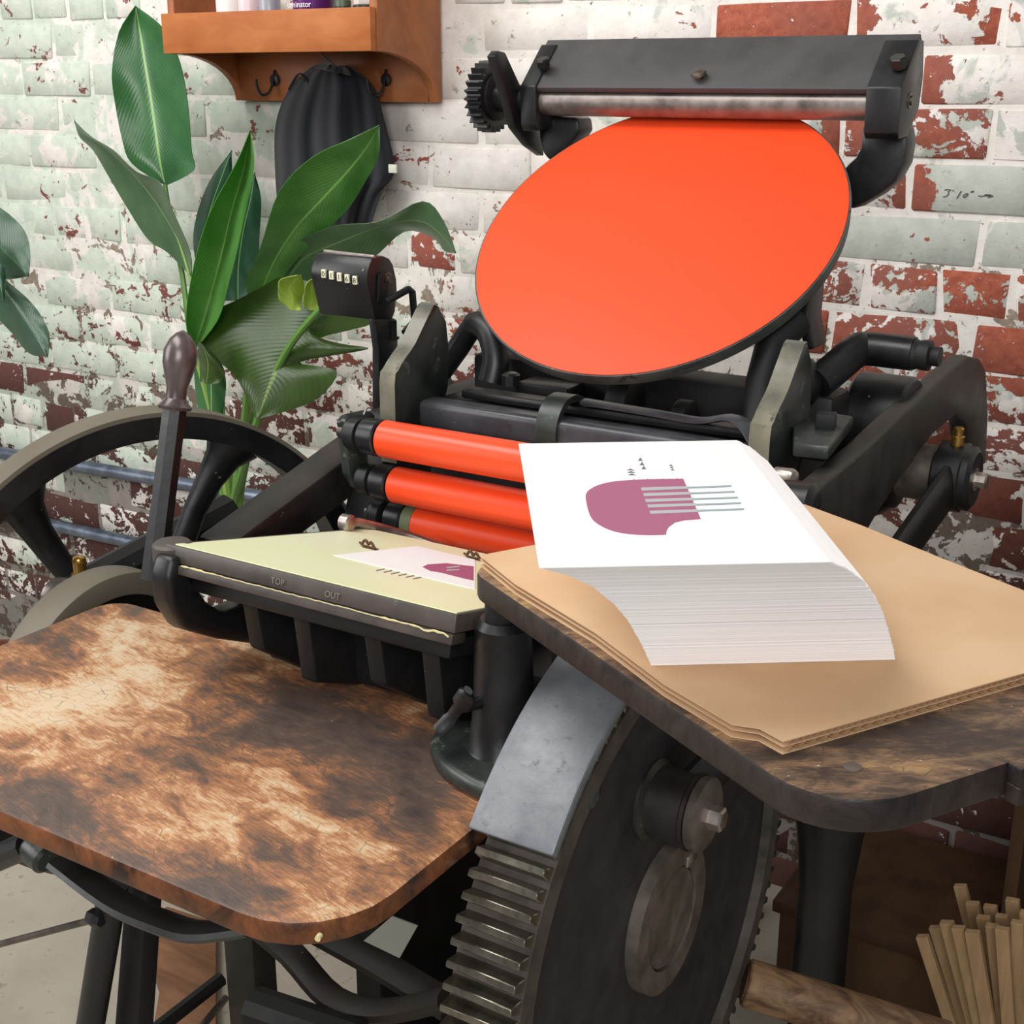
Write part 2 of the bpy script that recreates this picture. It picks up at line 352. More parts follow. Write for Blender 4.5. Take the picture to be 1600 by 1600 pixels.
# ================================================================== the setting: floor and brick wall
fl = MB().box((-5, -2.5, -.06), (2.2, 2.26, 0)).build('floor', 'concrete', smooth=False); tag(fl, 'grey stained concrete floor', kind='structure')
WY, CH, BL = 2.2, .082, .235
rows = []
for i in range(47):
    r = []
    for j in range(73):
        x = -5+7.2*j/72; z = -.05+2.75*i/46
        r.append((x, WY+.0022+.0036*mnoise.noise(Vector((x*9, z*9, 0))), z))
    rows.append(r)
mo = MB().sheet(rows); mo.th = 0
wall = mo.build('wall_back', 'mortar_paint'); tag(wall, 'old brick wall with peeling white and mint paint', kind='structure')
# solid body behind the mortar so the wall is not paper thin
MB().box((-5, WY+.016, -.05), (2.2, WY+.25, 2.7)).build('masonry_core', 'mortar_paint', wall, smooth=False)
def brick_mesh(L, seed):
    b = MB(); g = random.Random(seed); h = CH-.009; x0, x1 = -L/2+.005, L/2-.005
    b.box((x0, -.03, -h/2), (x1, .03, h/2)); me = bpy.data.meshes.new('brick'); me.from_pydata(b.v, [], b.f); bm = bmesh.new(); bm.from_mesh(me)
    for v in bm.verts: v.co += Vector((g.uniform(-.004, .004), g.uniform(-.0015, .0015), g.uniform(-.0035, .0035)))
    bmesh.ops.bevel(bm, geom=bm.edges[:], offset=.0035, segments=1, affect='EDGES'); bm.to_mesh(me); bm.free()
    me.shade_smooth(); me.set_sharp_from_angle(angle=R(60)); me.materials.append(M['brick_paint']); return me
ST = [brick_mesh(BL, i) for i in range(5)]; HD = [brick_mesh(BL/2, 20+i) for i in range(4)]
def px(p):
    d = Vector(p)-CP; z = d.dot(_f); return (800+FPX*d.dot(_r)/z, 800-FPX*d.dot(_u)/z) if z > .1 else (-9999, 0)
HAND = [(50, 590, .86, .2), (90, 645, .93, .2), (20, 590, .86, .2), (660, 395, .60, .1), (640, 420, .58, .1), (935, 45, .45, .1), (1210, 40, .97, .2), (1390, 30, .10, .9), (1530, 45, .72, .5),
        (1500, 120, .12, .45), (1440, 225, .50, .4), (1560, 215, .08, .3), (1510, 300, .40, 1.1), (1400, 365, .06, 1.1), (1560, 365, .12, 1.0), (1380, 450, .48, .6), (1420, 450, .52, .6), (1525, 445, .70, .9),
        (1320, 440, .62, .6), (1400, 520, .66, .5), (1560, 550, .78, .4), (1560, 620, .85, .2), (1545, 700, .72, .2), (1550, 770, .55, .2), (1500, 840, .40, .2), (1560, 900, .9, .1), (1450, 900, .9, .1),
        (1420, 820, .42, .2), (500, 610, .62, .2), (560, 600, .6, .2), (450, 650, .6, .2), (220, 760, .75, .2), (280, 720, .8, .2), (100, 860, .7, .3), (700, 300, .1, 0), (840, 60, .1, 0)]
def brick_look(x, y, g):
    if x < 640: e = (.13 if y < 420 else lerp(.24, .38, min(1, (y-420)/300)))+g.uniform(-.07, .13); gr = .75 if x < 430 else .35
    elif x < 1120: e = (.10 if y < 330 else .32)+g.uniform(-.06, .12); gr = .12
    else: e = (g.choice((.10, .16, .4, .55, .62)) if y < 520 else g.uniform(.5, .95)); gr = g.uniform(.0, .9)
    if y > 1150: e = max(e, .92)
    if y > 760 and x < 420: e = g.uniform(.5, .8); gr = .3
    best = min(HAND, key=lambda q: (q[0]-x)**2+((q[1]-y)*1.4)**2)
    if (best[0]-x)**2+((best[1]-y)*1.4)**2 < 45**2: e, gr = best[2], best[3]
    return max(.02, min(1, e)), gr
far = MB(); nb = 0; g = random.Random(3)
for k in range(-14, 19):
    zc = 1.54-(k+.5)*CH; hd = (k % 6 == 4); L = BL/2 if hd else BL
    x0 = -.633+(BL/2 if k % 2 else 0)+(BL/4 if hd else 0); n0 = int((-5-x0)/L); n1 = int((2.1-x0)/L)
    for n in range(n0, n1):
        c = Vector((x0+(n+.5)*L, WY+.03+g.uniform(-.0025, .0025), zc+g.uniform(-.002, .002)))
        q = px((c.x, WY, c.z))
        if -70 < q[0] < 1670 and -60 < q[1] < 1560 and nb < 298:
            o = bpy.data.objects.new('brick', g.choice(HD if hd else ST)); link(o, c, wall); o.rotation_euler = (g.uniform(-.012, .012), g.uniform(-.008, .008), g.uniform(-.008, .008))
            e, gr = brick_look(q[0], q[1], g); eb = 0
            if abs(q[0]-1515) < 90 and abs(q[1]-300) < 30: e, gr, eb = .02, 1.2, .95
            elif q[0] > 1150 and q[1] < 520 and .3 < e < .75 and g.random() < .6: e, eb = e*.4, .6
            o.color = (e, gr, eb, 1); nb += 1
            if abs(q[0]-1515) < 90 and abs(q[1]-300) < 30: NOTE = o
        else:
            h = CH/2-.005; far.box((c.x-L/2+.005, WY, zc-h), (c.x+L/2-.005, WY+.03, zc+h))
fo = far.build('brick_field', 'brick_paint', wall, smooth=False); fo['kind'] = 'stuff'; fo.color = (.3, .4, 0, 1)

# ================================================================== the press
press = thing('printing_press', (-.785, 1.2, 0), 'black cast iron platen printing press with orange ink disc and rollers', 'printing press')
XL, XR = -1.04, -.53
# ---- side frames, legs and base
fm = MB(); fm.prism([(-.585, y, z) for y, z in ((1.22, .62), (1.24, 1.04), (1.40, 1.07), (1.8, 1.05), (1.83, .9), (1.72, .62))], (-.05, 0, 0)); fm.build('side_frame', 'iron_dark', press, .008)
fm = MB(); fm.prism([(-1.07, y, z) for y, z in ((1.33, .0), (1.33, .9), (1.40, 1.07), (1.72, 1.07), (1.74, .9), (1.62, .6), (1.66, 0))], (-.05, 0, 0)); fm.build('side_frame', 'iron_dark', press, .008)
MB().lathe((-.462, 1.5, 0), (0, 0, 1), [(0, .05), (.02, .05), (.04, .037), (.5, .034), (.58, .042), (.64, .055), (.66, .055)], 28).build('frame_leg', 'iron', press)
MB().box((-1.05, 1.5, .62), (-.5, 1.6, .74)).build('cross_beam', 'iron_dark', press, .01)
MB().box((-1.05, 1.56, 1.045), (-.52, 1.63, 1.13)).build('cross_beam', 'iron_dark', press, .01)
MB().box((-1.06, 1.35, .0), (-.43, 1.66, .05)).build('base_plate', 'iron_dark', press, .008)
# frame pieces seen below the delivery board
Yb = 1.22
def pxprism(pts, name, mat, parent, vec, bev=.004, label=None, seg=2, **pl): return MB().prism([P(x, y, **pl) for x, y in pts], vec).build(name, mat, parent, bev, seg, label=label)
l0, l1 = P(345, 1440, Y=Yb), P(392, 1450, Y=Yb); MB().box((l0.x, Yb, 0), (l1.x, Yb+.05, l0.z)).build('frame_leg', 'base_iron', press, .006)
MB().tube(catmull([P(395, 1440, Y=1.2), P(455, 1490, Y=1.2), P(520, 1560, Y=1.2), P(600, 1580, Y=1.2), P(700, 1560, Y=1.2)]), .022, 10, 1, .7).build('base_brace', 'base_iron', press)
MB().tube([P(500, 1455, Y=1.25), P(600, 1510, Y=1.25), P(705, 1575, Y=1.25)], .026, 10, 1, .6).build('base_brace', 'base_iron', press)
MB().tube([P(400, 1575, Y=1.15), P(560, 1630, Y=1.15)], .03, 10).build('base_brace', 'iron_dark', press)
MB().tube([P(230, 1620, Y=1.1), P(345, 1530, Y=1.25)], .012, 8).build('treadle_rod', 'iron_dark', press)
MB().tube([P(285, 1640, Y=1.1), P(352, 1560, Y=1.25)], .006, 8).build('treadle_rod', 'steel_dark', press)
lt, lb = P(178, 1380, Y=.92), P(135, 1640, Y=.92); lb = lt+(lb-lt)*(lt.z/(lt.z-lb.z))
MB().tube([lt, lb], .018, 14).build('stay_leg', 'iron', press)
q0, q1, q2, q3 = P(195, 1380, Y=.95), P(228, 1392, Y=.95), P(213, 1640, Y=.95), P(175, 1640, Y=.95)
MB().prism([q0, q1, q1+(q2-q1)*(q1.z/(q1.z-q2.z)), q0+(q3-q0)*(q0.z/(q0.z-q3.z))], (0, .03, 0)).build('stay_leg', 'iron_dark', press, .004)
sr = MB().tube([P(-30, 1483, Y=.9), P(150, 1436, Y=.9)], .0045, 10).build('stay_rod', 'steel_dark', press)
MB().lathe(P(152, 1436, Y=.9)-Vector((.012, 0, 0)), (1, 0, 0), [(0, .010), (.012, .012), (.02, .008)], 6).build('nut', 'iron', sr)
MB().tube([P(-60, 1365, Y=.85), P(48, 1318, Y=.85)], .02, 12, 1, .8).build('board_arm', 'iron', press)
MB().lathe(P(48, 1322, Y=.85), (1, -.1, -.2), [(0, .016), (.004, .018), (.03, .018), (.034, .014)], 20).build('arm_socket', 'iron_green', press)
MB().tube(catmull([P(95, 1345, Y=.80), P(180, 1408, Y=.78), P(250, 1440, Y=.76), P(310, 1456, Y=.74), P(400, 1445, Y=.74)]), .011, 10, .7, 1.6, up=(0, 0, 1)).build('board_bracket', 'iron', press)

# ---- delivery board
DB = rrect(-1.257, .65, -.575, 1.062, (.05, .085, .03, .035))
MB().prism([(x, y, .858) for x, y in DB], (0, 0, .022)).build('delivery_board', 'wood_delivery', press, .004, label='scuffed brown wooden delivery board at the front')
dmb = bpy.data.objects['delivery_board']
for q in ((497, 1466), (610, 1413), (40, 1288)):
    c = P(*q, Z=.868); MB().lathe(c, (.3, -1, 0), [(-.004, .0025), (.0012, .0025)], 10).build('nail', 'glue', dmb)
# ---- pedestal of the feed board, standing on the delivery board
PX, PY = -.612, .957
ped = MB().prism([(PX+.018+.098*math.cos(t)*math.cos(R(-14))-.058*math.sin(t)*math.sin(R(-14)), PY-.012+.098*math.cos(t)*math.sin(R(-14))+.058*math.sin(t)*math.cos(R(-14)), .881) for t in [2*math.pi*i/28 for i in range(28)]], (0, 0, .02)).build('pedestal_base', 'iron_green', press, .008, 3)
MB().lathe((PX, PY, .895), (0, 0, 1), [(0, .040), (.008, .033), (.05, .0285), (.13, .0265), (.137, .021)], 28).build('pedestal_post', 'iron', press)
MB().cyl((PX, PY, 1.02), (PX, PY, 1.07), .017).build('feed_board_pin', 'iron_dark', press)
wn = MB().cyl((PX-.005, PY-.018, .955), (PX-.02, PY-.045, .955), .006, 12).build('wing_screw', 'iron', press)
wc = Vector((PX-.02, PY-.045, .955)); dv = (P(742, 1075, Y=wc.y)-P(708, 1122, Y=wc.y)).normalized()
MB().tube(catmull([wc+dv*.03+Vector((0, -.008, 0)), wc+dv*.018, wc, wc-dv*.018, wc-dv*.032+Vector((0, -.008, 0))]), [.005]*4+[.010]*4+[.006]*4+[.0075]*4+[.006], 10, 1, .55, up=dv.cross(Vector((0, 1, 0)))).build('wing', 'iron', wn)

# ---- bull gear with every tooth, crank pin and guard
GY, GZ = 1.105, .668
def ring(mb, x0, x1, r0, r1, n=96, cy=GY, cz=GZ, a0=0, a1=360):
    full = abs(a1-a0) >= 359.9; m = n if full else n+1; vs = []; fs = []
    for k in range(m):
        t = R(a0+(a1-a0)*k/n)
        for (x, r) in ((x0, r0), (x1, r0), (x1, r1), (x0, r1)): vs.append((x, cy+r*math.cos(t), cz+r*math.sin(t)))
    for k in range(n):
        a, b = 4*k, 4*((k+1) % m)
        for j in range(4): fs.append((a+j, a+(j+1) % 4, b+(j+1) % 4, b+j))
    if not full: fs += [(3, 2, 1, 0), (4*(m-1), 4*(m-1)+1, 4*(m-1)+2, 4*(m-1)+3)]
    return mb.add(vs, fs)
gear = ring(MB(), -.572, -.512, .03, .286, 96).build('bull_gear', 'gear_face', press, .0, origin=(-.54, GY, GZ), label='large dark bull gear')
ring(MB(), -.572, -.5, .284, .307, 128).build('gear_rim', 'gear_rim', gear, origin=(-.54, GY, GZ), ang=25)
ring(MB(), -.513, -.498, .056, .081, 64).build('hub_collar', 'steel_warm', gear)
hb = MB().lathe((-.56, GY, GZ), (1, 0, 0), [(0, .0545), (.0585, .0545), (.060, .053), (.0615, .008), (.06, .004)], 48).build('hub', 'steel_warm', gear)
MB().box((-.50, GY+.028, GZ+.045), (-.496, GY+.052, GZ+.058)).build('shaft_key', 'steel', gear, .001)
tb = MB(); prof = [(-.0068, .3055), (-.0056, .312), (-.0034, .3235), (.0034, .3235), (.0056, .312), (.0068, .3055)]
tb.prism([(-.571, GY+t, GZ+r) for t, r in prof], (.070, 0, 0)); t0 = tb.build('tooth', 'teeth', gear, .0008, 1, origin=(-.54, GY, GZ))
for k in range(1, 102): share(t0, 'tooth', (-.54, GY, GZ), gear, (2*math.pi*k/102, 0, 0))
pc = P(1124, 1280, X=-.44); CY, CZ = pc.y, pc.z
pin = MB().lathe((-.515, CY, CZ), (1, 0, 0), [(0, .042), (.006, .042), (.010, .036), (.046, .036), (.048, .039), (.052, .039)], 36).build('crank_pin', 'iron_warm', gear)
MB().lathe((-.463, CY, CZ), (1, 0, 0), [(0, .035), (.001, .037), (.010, .037), (.013, .032), (.014, .02)], 36).build('washer', 'steel_warm', gear)
MB().lathe((-.449, CY, CZ), (1, 0, 0), [(0, .0125), (.012, .0125), (.014, .010)], 6).build('bolt', 'steel', gear)
gd = ring(MB(), -.575, -.49, .330, .342, 40, GY, GZ, 58, 140.5).build('gear_guard', 'guard', press, .0025, ang=30, label='grey curved gear guard')
MB().box((-.6, 1.02, .86), (-.575, 1.2, .98)).build('guard_bracket', 'iron_dark', press, .005)

# ---- flywheel, pulley and bearing at the far left
FC = Vector((-1.35, 1.219, .726)); FPSI = R(20); FROT = Matrix.Rotation(-FPSI, 3, 'Z'); FAX = FROT@Vector((1, 0, 0))
def wheel(mb, c=FC):
    mb.v = [Vector(c)+FROT@q for q in mb.v]; return mb
fw = wheel(ring(MB(), -.055, 0, .308, .339, 128, 0, 0)).build('flywheel', 'iron', press, origin=FC, label='black flywheel', ang=25)
a = N('rim_dusty_lit'); n_ = a.noise(a.pos('obj'), 12, 5); M['rim_dusty_lit'] = a.fin(a.mix(n_, lin(96, 90, 78), lin(128, 121, 105)), .55, .1)  # dusty iron, with the reflected light on the rim painted into the tone
wheel(ring(MB(), -.053, -.002, .338, .345, 128, 0, 0)).build('rim_band', 'rim_dusty_lit', fw, ang=25)
wheel(MB().lathe((-.07, 0, 0), (1, 0, 0), [(0, .04), (.01, .05), (.08, .05), (.09, .04)], 32)).build('flywheel_hub', 'iron', fw)
for k in range(6):
    t = R(63+60*k); rad = Vector((0, math.cos(t), math.sin(t))); tan = Vector((0, -math.sin(t), math.cos(t))); c0 = Vector((-.028, 0, 0))
    path = [c0+rad*r+tan*.02*math.sin((r-.04)/.28*math.pi) for r in (.03, .08, .14, .2, .25, .285, .312)]
    wheel(MB().tube(path, [.024, .022, .019, .018, .021, .028, .045], 12, 1, .62, up=tan)).build('spoke', 'iron', fw)
PT = P(172, 903, X=-1.285); prd = .17; PCy, PCz = PT.y, PT.z-prd
pul = ring(MB(), -1.335, -1.285, prd-.03, prd, 80, PCy, PCz).build('drive_pulley', 'rim_dusty_lit', press, .002, ang=25)
ring(MB(), -1.32, -1.30, .03, prd-.028, 64, PCy, PCz).build('pulley_web', 'iron_dark', pul)
MB().cyl(FC-FAX*.08, FC+FAX*.2, .02).build('drive_shaft', 'steel_dark', press)
bc = P(108, 938, X=-1.37)
bb = MB().lathe(bc-Vector((.03, 0, 0)), (1, 0, 0), [(0, .02), (.006, .027), (.04, .028), (.05, .024)], 28).build('bearing_cap', 'steel', press)
oc = P(127, 908, X=-1.36)
MB().lathe(oc, (0, 0, 1), [(0, .0115), (.012, .0115), (.013, .0085), (.026, .009), (.030, .0095), (.033, .008), (.035, .003)], 14).build('oil_cup', 'brass', bb)
MB().tube([bc+Vector((-.03, .03, -.01)), bc+Vector((-.02, .32, .03))], .03, 10).build('bearing_arm', 'iron_dark', press)

# ---- throw-off lever with turned handle
h0, h1, h2 = P(286, 516, X=-1.2), P(273, 640, X=-1.2), P(240, 905, X=-1.2)
lv = MB().tube([h1+(h0-h1)*.03, lerp(h1, h2, .5), h2], [.0155, .0155, .017], 8).build('throw_off_lever', 'iron', press, smooth=False)
ax = h0-h1; L = ax.length
MB().lathe(h1, ax, [(0, .019), (L*.04, .021), (L*.08, .017), (L*.14, .0125), (L*.28, .0125), (L*.42, .0165), (L*.58, .0205), (L*.74, .0205), (L*.88, .015), (L*.96, .008), (L, .001)], 32).build('lever_handle', 'handle_steel', lv)

# ---- left side arm (box beam) and its right hand twin with stud
MB().prism([P(x, y, X=-1.11) for x, y in ((360, 852), (395, 826), (470, 770), (545, 714), (625, 655), (650, 700), (570, 762), (455, 848))], (-.058, 0, 0)).build('side_arm', 'iron_warm', press, .005)
lg = P(262, 846, X=-1.012)
MB().lathe(lg+Vector((0, .006, -.024)), (0, 0, 1), [(0, .018), (.003, .021), (.019, .021), (.022, .018)], 24).build('platen_lug', 'platen_iron', press)
SY, SZ = 1.75, 1.0
MB().lathe((-.52, SY, SZ), (1, 0, 0), [(0, .075), (.02, .065), (.03, .056), (.036, .054), (.038, .05)], 36).build('stud_flange', 'iron', press)
MB().cyl((-.49, SY, SZ), (-.43, SY, SZ), .038, 36).build('stud', 'steel_warm', press)
sa = MB().tube([(-.412, SY-.01, SZ-.002), (-.43, lerp(SY, CY, .5), lerp(SZ, CZ, .5)), (-.484, CY+.01, CZ+.002)], [.034, .03, .03], 12, 1, .4, up=(0, 0, 1)).build('side_arm', 'iron', press)
MB().lathe((-.435, SY, SZ), (1, 0, 0), [(0, .044), (.002, .046), (.035, .046), (.037, .043), (.045, .043), (.05, .036)], 36).build('arm_eye', 'iron', sa)
MB().lathe((-.388, SY, SZ), (1, 0, 0), [(0, .016), (.004, .016), (.004, .011), (.016, .011), (.018, .008)], 8).build('bolt', 'steel', sa)
oc = P(1508, 705, X=-.405)
MB().lathe((-.412, SY-.005, SZ+.042), (0, 0, 1), [(0, .009), (.014, .009), (.015, .007), (.024, .007), (.026, .005)], 12).build('oil_cup', 'brass', sa)
pxprism([(x-9, y) for x, y in ((1236, 805), (1256, 752), (1330, 693), (1388, 640), (1432, 603), (1492, 553), (1512, 557), (1522, 575), (1526, 640), (1523, 722), (1496, 722), (1490, 660), (1474, 645), (1436, 676), (1400, 720), (1352, 790), (1310, 860), (1246, 860))],
        'frame_beam', 'iron_warm', press, (.026, 0, 0), .005, seg=3, X=-.468)
bp = P(1424, 664, X=-.455)
MB().lathe((-.53, bp.y, bp.z), (1, 0, 0), [(0, .056), (.005, .061), (.07, .061), (.075, .057)], 40).build('frame_boss', 'iron', press)
MB().lathe(P(1268, 790, X=-.43)-Vector((.03, 0, 0)), (1, 0, 0), [(0, .022), (.03, .024), (.034, .02), (.036, .012)], 20).build('frame_boss', 'iron', press)
MB().lathe(P(1241, 742, X=-.47)-Vector((.02, 0, 0)), (1, -.4, 0), [(0, .006), (.022, .009), (.026, .007), (.028, .003)], 14).build('pin', 'steel', press)
# lug with square bolt beside the right ear
MB().prism([P(1238, 643, Z=1.125), P(1258, 637, Z=1.125), P(1334, 650, Z=1.125), P(1296, 697, Z=1.125), P(1240, 692, Z=1.125)], (0, 0, -.016)).build('bracket_lug', 'iron_green', press, .003)
b0 = P(1290, 668, Z=1.125); MB().box((b0.x-.011, b0.y-.011, 1.124), (b0.x+.011, b0.y+.011, 1.142), R(15)).build('bolt', 'iron_dark', press, .0015)
# bent crank behind it
ck = MB().tube(catmull([P(1277, 598, Y=1.55), P(1300, 580, Y=1.57), P(1338, 548, Y=1.6), P(1352, 545, Y=1.61), P(1385, 548, Y=1.61), P(1428, 553, Y=1.61)], 3), .021, 14).build('ink_crank', 'iron', press)
MB().lathe(P(1277, 598, Y=1.55)-Vector((.012, 0, 0)), (.9, .2, .1), [(0, .026), (.006, .028), (.012, .02), (.018, .012)], 20).build('crank_flange', 'iron', ck)
e0 = P(1425, 553, Y=1.61); MB().lathe(e0, (1, 0, 0), [(0, .0185), (.004, .019), (.008, .017), (.014, .0185), (.022, .0185), (.024, .012), (.034, .012)], 16).build('crank_nut', 'iron_dark', ck)
pxprism([(1268, 448), (1263, 500), (1272, 546), (1256, 548), (1246, 505), (1215, 510), (1198, 545), (1188, 548), (1190, 505), (1225, 466)], 'disc_bracket', 'iron', press, (0, .05, 0), .004, Y=1.6)
MB().tube([P(1245, 500, Y=1.56), P(1205, 540, Y=1.52), P(1190, 600, Y=1.5), P(1186, 680, Y=1.48)], .02, 12).build('disc_bracket', 'iron_dark', press)

# ---- ears (ends of the roller rails)
for X, nm in ((XL, 0), (XR, 1)):
    yz = [(1.350, 1.02), (1.350, 1.125), (1.358, 1.142), (1.378, 1.158), (1.398, 1.172), (1.438, 1.214), (1.450, 1.214), (1.468, 1.190), (1.474, 1.150), (1.470, 1.10), (1.45, 1.06), (1.44, 1.02)]
    MB().prism([(X-.012, y, z) for y, z in yz], (.024, 0, 0)).build('roller_rail', 'iron_green', press, .002)
    fp = [(1.350, 1.02), (1.350, 1.125), (1.358, 1.142), (1.378, 1.158), (1.398, 1.172), (1.438, 1.214), (1.450, 1.2145)]
    MB().sheet([[(X-.0122, q.y-.0006, q.z+.0006), (X+.0122, q.y-.0006, q.z+.0006)] for q in catmull([(0, *q) for q in fp], 2)], .001).build('rail_face', 'ear_steel', bpy.data.objects['roller_rail' if nm == 0 else 'roller_rail.001'])
# ---- bed and clamp bar
MB().box((-1.015, 1.405, .80), (-.555, 1.47, 1.07)).build('bed', 'iron_dark', press, .004)
MB().box((-1.022, 1.388, 1.060), (-.545, 1.425, 1.099)).build('chase_bar', 'bar_grey', press, .009, 3)
MB().box((-1.02, 1.424, 1.07), (-.545, 1.475, 1.094)).build('bed_ledge', 'iron', press, .004)
MB().box((-.985, 1.436, 1.096), (-.56, 1.466, 1.108)).build('chase_spring_bar', 'iron', press, .004)
MB().tube(catmull([(-.80, 1.44, 1.114), (-.70, 1.44, 1.112), (-.64, 1.435, 1.112), (-.60, 1.43, 1.122), (-.575, 1.42, 1.118), (-.555, 1.41, 1.10)]), .009, 8, .45, 1.4, up=(0, 0, 1)).build('chase_spring', 'bar_grey', press)
hk = MB(); pth = catmull([(0, 1.386, 1.066), (0, 1.384, 1.085), (0, 1.392, 1.106), (0, 1.412, 1.121), (0, 1.44, 1.122), (0, 1.462, 1.112)], 3); outer = [(y, z) for _, y, z in pth]
inner = []
for i, q in enumerate(pth):
    t = (pth[min(i+1, len(pth)-1)]-pth[max(i-1, 0)]).normalized(); inner.append((q.y+t.z*.009, q.z-t.y*.009))
for i in range(len(pth)-1):
    q = [outer[i], outer[i+1], inner[i+1], inner[i]]; hk.add([(-.838, *a) for a in q]+[(-.808, *a) for a in q], [(0, 1, 2, 3), (7, 6, 5, 4), (0, 4, 5, 1), (2, 6, 7, 3)]+([(0, 3, 7, 4)] if i == 0 else [])+([(1, 5, 6, 2)] if i == len(pth)-2 else []))
hk.merge = 1; hk.build('chase_clamp', 'iron_green', press, ang=50)
# linkage pieces behind the bed
MB().tube(catmull([P(690, 580, Y=1.55), P(715, 545, Y=1.55), P(742, 508, Y=1.55), P(765, 520, Y=1.54), P(775, 560, Y=1.53), P(768, 598, Y=1.52)], 4), [.016]*8+[.019]*13, 14).build('throw_link', 'iron', press)
MB().tube([P(690, 600, Y=1.6), P(640, 640, Y=1.6)], .03, 10).build('throw_link', 'iron_dark', press)
MB().box((-.94, 1.50, 1.085), (-.86, 1.55, 1.112)).build('bearing_lug', 'iron', press, .004)
b0 = P(798, 588, Y=1.5); MB().lathe(b0-Vector((0, 0, .012)), (0, 0, 1), [(0, .013), (.014, .013), (.017, .009)], 8).build('bolt', 'iron', press)
MB().lathe((-.80, 1.52, 1.10), (1, 0, 0), [(0, .03), (.03, .03)], 24).build('disc_pawl', 'iron_dark', press, .003)
MB().lathe((-.70, 1.50, 1.09), (1, 0, 0), [(0, .028), (.02, .028)], 24).build('disc_pawl', 'iron_dark', press, .003)

# ---- platen with tympan
PFr = P(258, 849, X=-1.01); PBk = P(565, 825, X=-1.01); dY = (PBk-PFr); pn = Vector((1, 0, 0)).cross(dY).normalized(); dY = Vector((0, dY.y, dY.z)).normalized(); PD = (PBk-PFr).length
XP0, XP1 = -1.01, -.642
def pl(x, s, h=0): return Vector((x, PFr.y, PFr.z))+dY*s+pn*h
plt = MB().prism([pl(XP0, 0), pl(XP1, 0), pl(XP1, PD), pl(XP0, PD)], -pn*.018).build('platen', 'platen_iron', press, .002)
MB().prism([pl(XP0+.012, .003, .0003), pl(XP1-.002, .003, .0003), pl(XP1-.002, PD-.002, .0003), pl(XP0+.012, PD-.002, .0003)], pn*.0012).build('tympan', 'tympan', plt, label='pale yellow tympan paper')
MB().prism([pl(XP0+.022, -.003, -.0185), pl(XP1, -.003, -.0185), pl(XP1, .02, -.0185), pl(XP0+.022, .02, -.0185)], -pn*.010).build('bail', 'platen_iron', plt, .0015)
gl = random.Random(5)
edge = [pl(XP0+.03+.335*i/60, -.0045, -.0182+gl.uniform(-.0004, .0004)-(.002 if i > 53 and gl.random() < .4 else 0)) for i in range(61)]
MB().tube(edge, [.0005+(.0007 if (i < 9 or i > 46) else 0)*gl.random() for i in range(61)], 5).build('paper_edge', 'glue', plt)
MB().prism([pl(XP0+.015, .02, -.0285), pl(XP1-.015, .02, -.0285), pl(XP1-.015, PD-.03, -.0285), pl(XP0+.015, PD-.03, -.0285)], -pn*.02).build('platen_back', 'iron_dark', plt, .004)
fn = Vector((0, -1, 0)); fn = -dY
text('stamped_word', 'TOP', .009, pl(-.853, -.0012, -.013), (1, 0, 0), fn, 'stamp_grey', plt)
text('stamped_word', 'OUT', .009, pl(-.784, -.0012, -.013), (1, 0, 0), fn, 'stamp_grey', plt)
pxprism([(272, 868), (263, 905), (268, 950), (290, 985), (345, 1000), (420, 1010), (424, 940), (396, 930), (376, 948), (352, 957), (326, 940), (304, 908), (296, 872)], 'platen_yoke', 'iron', press, (-.03, 0, 0), .008, seg=3, X=-.985)
for i, X in enumerate((-.93, -.86, -.77, -.70)):
    MB().prism([(X, PFr.y+y, z) for y, z in ((.02, 1.0), (.03, .93-.02*(i % 2)), (.10, .88), (.2, .84), (.26, .84), (.26, .95))], (.022, 0, 0))  .build('platen_rib', 'iron_dark', press, .004)
MB().box((-.97, 1.02, .882), (-.60, 1.2, .95)).build('platen_rocker', 'iron_dark', press, .01)
MB().cyl((-1.03, 1.12, .87), (-.58, 1.12, .87), .035).build('rocker_shaft', 'iron_dark', press)

# ---- three form rollers with trucks and saddles
RC = [(1.288, 1.072), (1.309, 1.007), (1.337, .950)]
for i, (y, z) in enumerate(RC):
    x0 = -1.0 if i < 2 else -.985
    ro = MB().lathe((x0, y, z), (1, 0, 0), [(0, .0215), (.002, .0235), (-.572-x0, .0235), (-.57-x0, .0215)], 40).build('form_roller', 'ink_roller', press, label='orange inked form roller')
    if i == 2: MB().cyl((-1.0, y, z), (-.984, y, z), .0234, 36).build('roller_end', 'roller_green', ro)
    MB().cyl((-1.07, y, z), (-.50, y, z), .008, 16).build('roller_core', 'steel_dark', ro)
    for xa in (-1.031, -.569):
        MB().lathe((xa, y, z), (1, 0, 0), [(0, .019), (.003, .0225), (.02, .0235), (.026, .0235), (.028, .0215)], 32).build('truck', 'rubber', ro)
    MB().lathe((-1.06 if i == 2 else -1.055, y, z), (1, 0, 0), [(0, .017), (.004, .0205), (.020, .0205), (.022, .016)], 28).build('collar', 'iron', ro)
pxprism([(538, 660), (545, 650), (578, 642), (587, 648), (586, 664), (572, 672), (580, 755), (578, 762), (560, 764), (547, 742)], 'roller_saddle', 'iron_green', press, (-.014, 0, 0), .003, X=-1.058)
MB().tube(catmull([P(568, 648, X=-1.058), P(572, 640, X=-1.058), P(578, 637, X=-1.058), P(583, 641, X=-1.058)]), .0012, 6).build('saddle_spring', 'steel', press)
gp = MB().tube([P(545, 818, X=-1.0), P(560, 816, X=-1.0), P(600, 826, X=-.985), P(640, 838, X=-.965), P(700, 860, X=-.92)], .006, 8).build('gripper_bar', 'steel', press)
